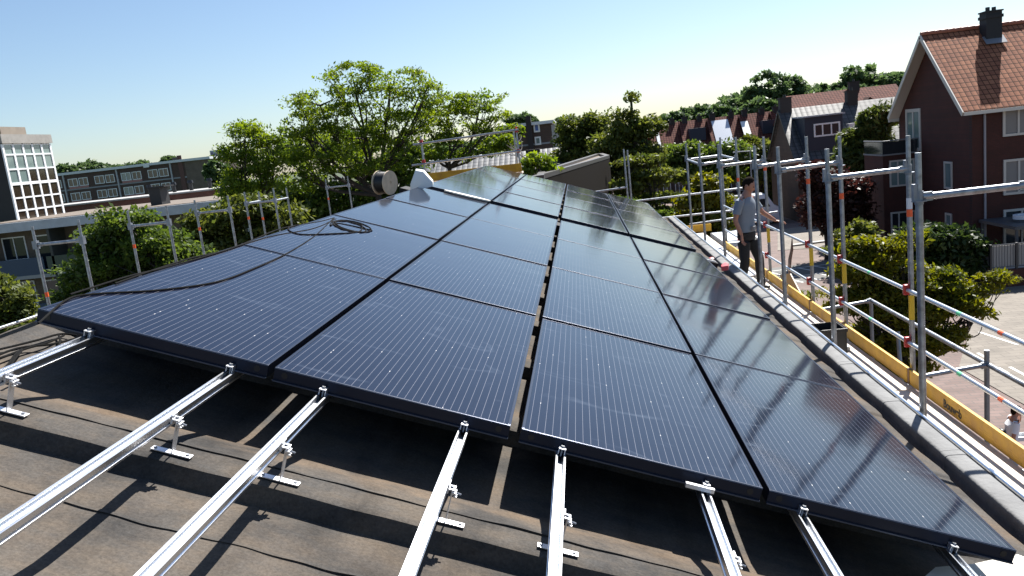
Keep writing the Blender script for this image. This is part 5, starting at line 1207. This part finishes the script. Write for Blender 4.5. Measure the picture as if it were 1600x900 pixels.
tree('maroon_tree','dark maroon leaved tree in front of the dormer house','tree',(b.x,43),
 [lobe(1275,275,43,20,26),lobe(1300,300,43,36,30),lobe(1325,320,43,30,26),lobe(1280,330,43,30,28),lobe(1320,350,43,36,22),lobe(1345,290,43,14,18)],220,60,.16,LR,47,clump=.6,trunk_r=.15)
b=at(1360,330,48)
tree('feathery_tree','tall feathery green conifer at the left side of the red brick house','tree',(b.x,49),
 [lobe(1365,190,49,20,20),lobe(1375,180,49,14,14),lobe(1350,215,49,28,20),lobe(1345,245,49,34,22),lobe(1360,275,49,34,24),lobe(1345,300,49,34,20),lobe(1375,240,49,16,30)],260,75,.17,leaf_mat('conifer_leaves',(.03,.05,.012),(.10,.13,.03),.35),48,clump=.7,trunk_r=.2,elong=3)
b=at(1380,400,32)
tree('leafy_bush','dark green bush at the foot of the red brick house','bush',(b.x+2.6,33),
 [lobe(1440,370,33,40,22),lobe(1480,375,33,40,24),lobe(1510,390,33,28,22),lobe(1450,405,33,50,22),lobe(1500,415,33,34,14)],190,65,.15,LD,49,clump=.6,trunk_r=.1)
tree('leafy_bush','bright green shrub beside the maroon tree','bush',(at(1330,380,38).x,38),
 [lobe(1335,370,38,26,14),lobe(1350,355,38,20,12),lobe(1320,385,38,26,12)],60,60,.14,LM,50,clump=.45,trunk_r=.06)
# near right tree
bt=at(1420,560,13)
tree('yellow_tree','near tree with yellow green tips below the right scaffold, branches reaching right','tree',(bt.x,13.2),
 [lobe(1375,392,13.2,32,24),lobe(1345,385,13.2,24,16),lobe(1412,380,13.2,26,16),lobe(1350,420,13.2,42,26),lobe(1400,440,13.2,60,30),lobe(1460,440,13.2,42,24),lobe(1340,470,13.2,50,28),lobe(1420,485,13.2,70,32),lobe(1490,470,13.2,44,22),lobe(1380,530,13.2,60,30),lobe(1450,530,13.2,50,26),lobe(1335,540,13.2,34,20),lobe(1520,455,13.2,28,10),lobe(1560,432,13.2,26,8),lobe(1530,490,13.2,20,10),lobe(1410,575,13.2,50,14)],640,64,.052,LYG,51,clump=.26,trunk_r=.075,elong=2.1,flat=.36)
tree('weedy_shrub','small sparse shrub outside the toe board near the leaning board','bush',(at(1255,470,15).x,15),[lobe(1255,465,15,16,8),lobe(1245,480,15,16,6)],24,22,.05,LM,52,clump=.16,trunk_r=.03)
# horizon woods
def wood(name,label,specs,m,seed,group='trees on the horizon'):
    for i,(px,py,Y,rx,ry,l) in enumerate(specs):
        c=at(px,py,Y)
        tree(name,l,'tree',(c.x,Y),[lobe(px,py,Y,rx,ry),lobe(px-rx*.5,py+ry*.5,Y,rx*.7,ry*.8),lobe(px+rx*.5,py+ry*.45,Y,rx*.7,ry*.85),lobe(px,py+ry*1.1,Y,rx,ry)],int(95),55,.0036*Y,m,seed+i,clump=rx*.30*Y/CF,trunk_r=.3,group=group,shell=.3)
hz=[(1050,190,160,24,14,'rounded tree at the left end of the wooded hill above the terrace roofs'),(1085,180,165,28,18,'dome shaped tree on the wooded hill, second from its left end'),(1122,178,160,22,16,'dark rounded tree on the hill above the pale panelled roof'),
 (1145,190,150,18,12,'small tree in the dip of the wooded hill'),(1200,140,140,34,26,'tallest broad tree of the wooded hill'),(1185,170,135,26,18,'tree below the tallest broad hill tree'),(1245,140,145,20,20,'thin open crowned tree right of the tallest hill tree'),(1232,175,130,30,18,'yellowish tree above the dormer house chimney'),(1268,160,140,20,16,'small tree in the middle of the wooded hill'),
 (1295,150,130,20,20,'dark pointed tree right of the middle of the hill'),(1345,120,130,28,20,'isolated high tree with a domed crown left of the brick house'),(1325,150,125,30,16,'tree under the domed crown'),(1375,150,120,24,16,'bright green tree next to the brick house gable'),(1300,175,115,30,14,'low tree right above the dull red roof')]
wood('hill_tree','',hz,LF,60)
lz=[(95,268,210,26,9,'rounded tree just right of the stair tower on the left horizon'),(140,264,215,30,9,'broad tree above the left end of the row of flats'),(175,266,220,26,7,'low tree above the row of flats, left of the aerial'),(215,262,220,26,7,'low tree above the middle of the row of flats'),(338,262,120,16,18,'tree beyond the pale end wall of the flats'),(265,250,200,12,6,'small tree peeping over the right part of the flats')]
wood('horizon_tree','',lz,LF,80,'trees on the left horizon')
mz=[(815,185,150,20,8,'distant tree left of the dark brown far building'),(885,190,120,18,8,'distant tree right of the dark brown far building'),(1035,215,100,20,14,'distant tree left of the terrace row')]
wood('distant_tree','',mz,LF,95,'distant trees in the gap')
# far wooded mass (one mass)
def mass(name,pts,Y,n,size,m,seed,kindlab):
    r=np.random.RandomState(seed); C=[];S=[]
    for (px,py,rx,ry) in pts:
        l=lobe(px,py,Y,rx,ry); k=max(4,int(n*2.2*rx/100)); q=r.normal(size=(k,3)); q/=np.linalg.norm(q,axis=1,keepdims=True); C+=list(np.array(l[0])+q*np.array(l[1])*r.rand(k,1)**.3); S+=[l[1][2]*.45]*k
    o=leaves_mesh(name,C,S,40,size,m,None,seed=seed); return tag(o,kind='stuff',label=kindlab,cat='wood')
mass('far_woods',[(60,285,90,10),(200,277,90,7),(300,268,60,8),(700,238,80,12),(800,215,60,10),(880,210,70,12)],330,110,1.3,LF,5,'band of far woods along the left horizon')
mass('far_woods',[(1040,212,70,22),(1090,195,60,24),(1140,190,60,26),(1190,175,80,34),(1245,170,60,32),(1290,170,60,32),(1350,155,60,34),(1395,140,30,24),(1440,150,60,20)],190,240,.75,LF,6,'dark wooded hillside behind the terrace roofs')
mass('low_shrubs',[(1010,345,50,14),(1050,360,40,12),(950,330,50,20),(1100,390,40,14)],30,140,.16,LG,7,'low shrub growth beside the street beyond the far scaffold')
mass('low_shrubs',[(60,520,60,20),(140,510,60,20),(260,470,70,20)],16,110,.09,LG,8,'low shrub growth below the left scaffold')
q=at(1375,115,600); hill=MB()
V=[];n=24
for i in range(n+1):
    x=-250+500*i/n; V.append((q.x+x,600,GZ)); V.append((q.x+x,640,GZ+5+ (q.z-GZ-3)*math.exp(-(x/90)**2)+3*math.sin(i)))
    V.append((q.x+x,760,GZ))
F=[];
for i in range(n): F+=[(3*i,3*i+3,3*i+4,3*i+1),(3*i+1,3*i+4,3*i+5,3*i+2)]
tag(hill.add(V,F).build('hills',mat('blue_green_hill',(.05,.075,.07),.9,noise=.3,scale=.05),None),kind='structure')
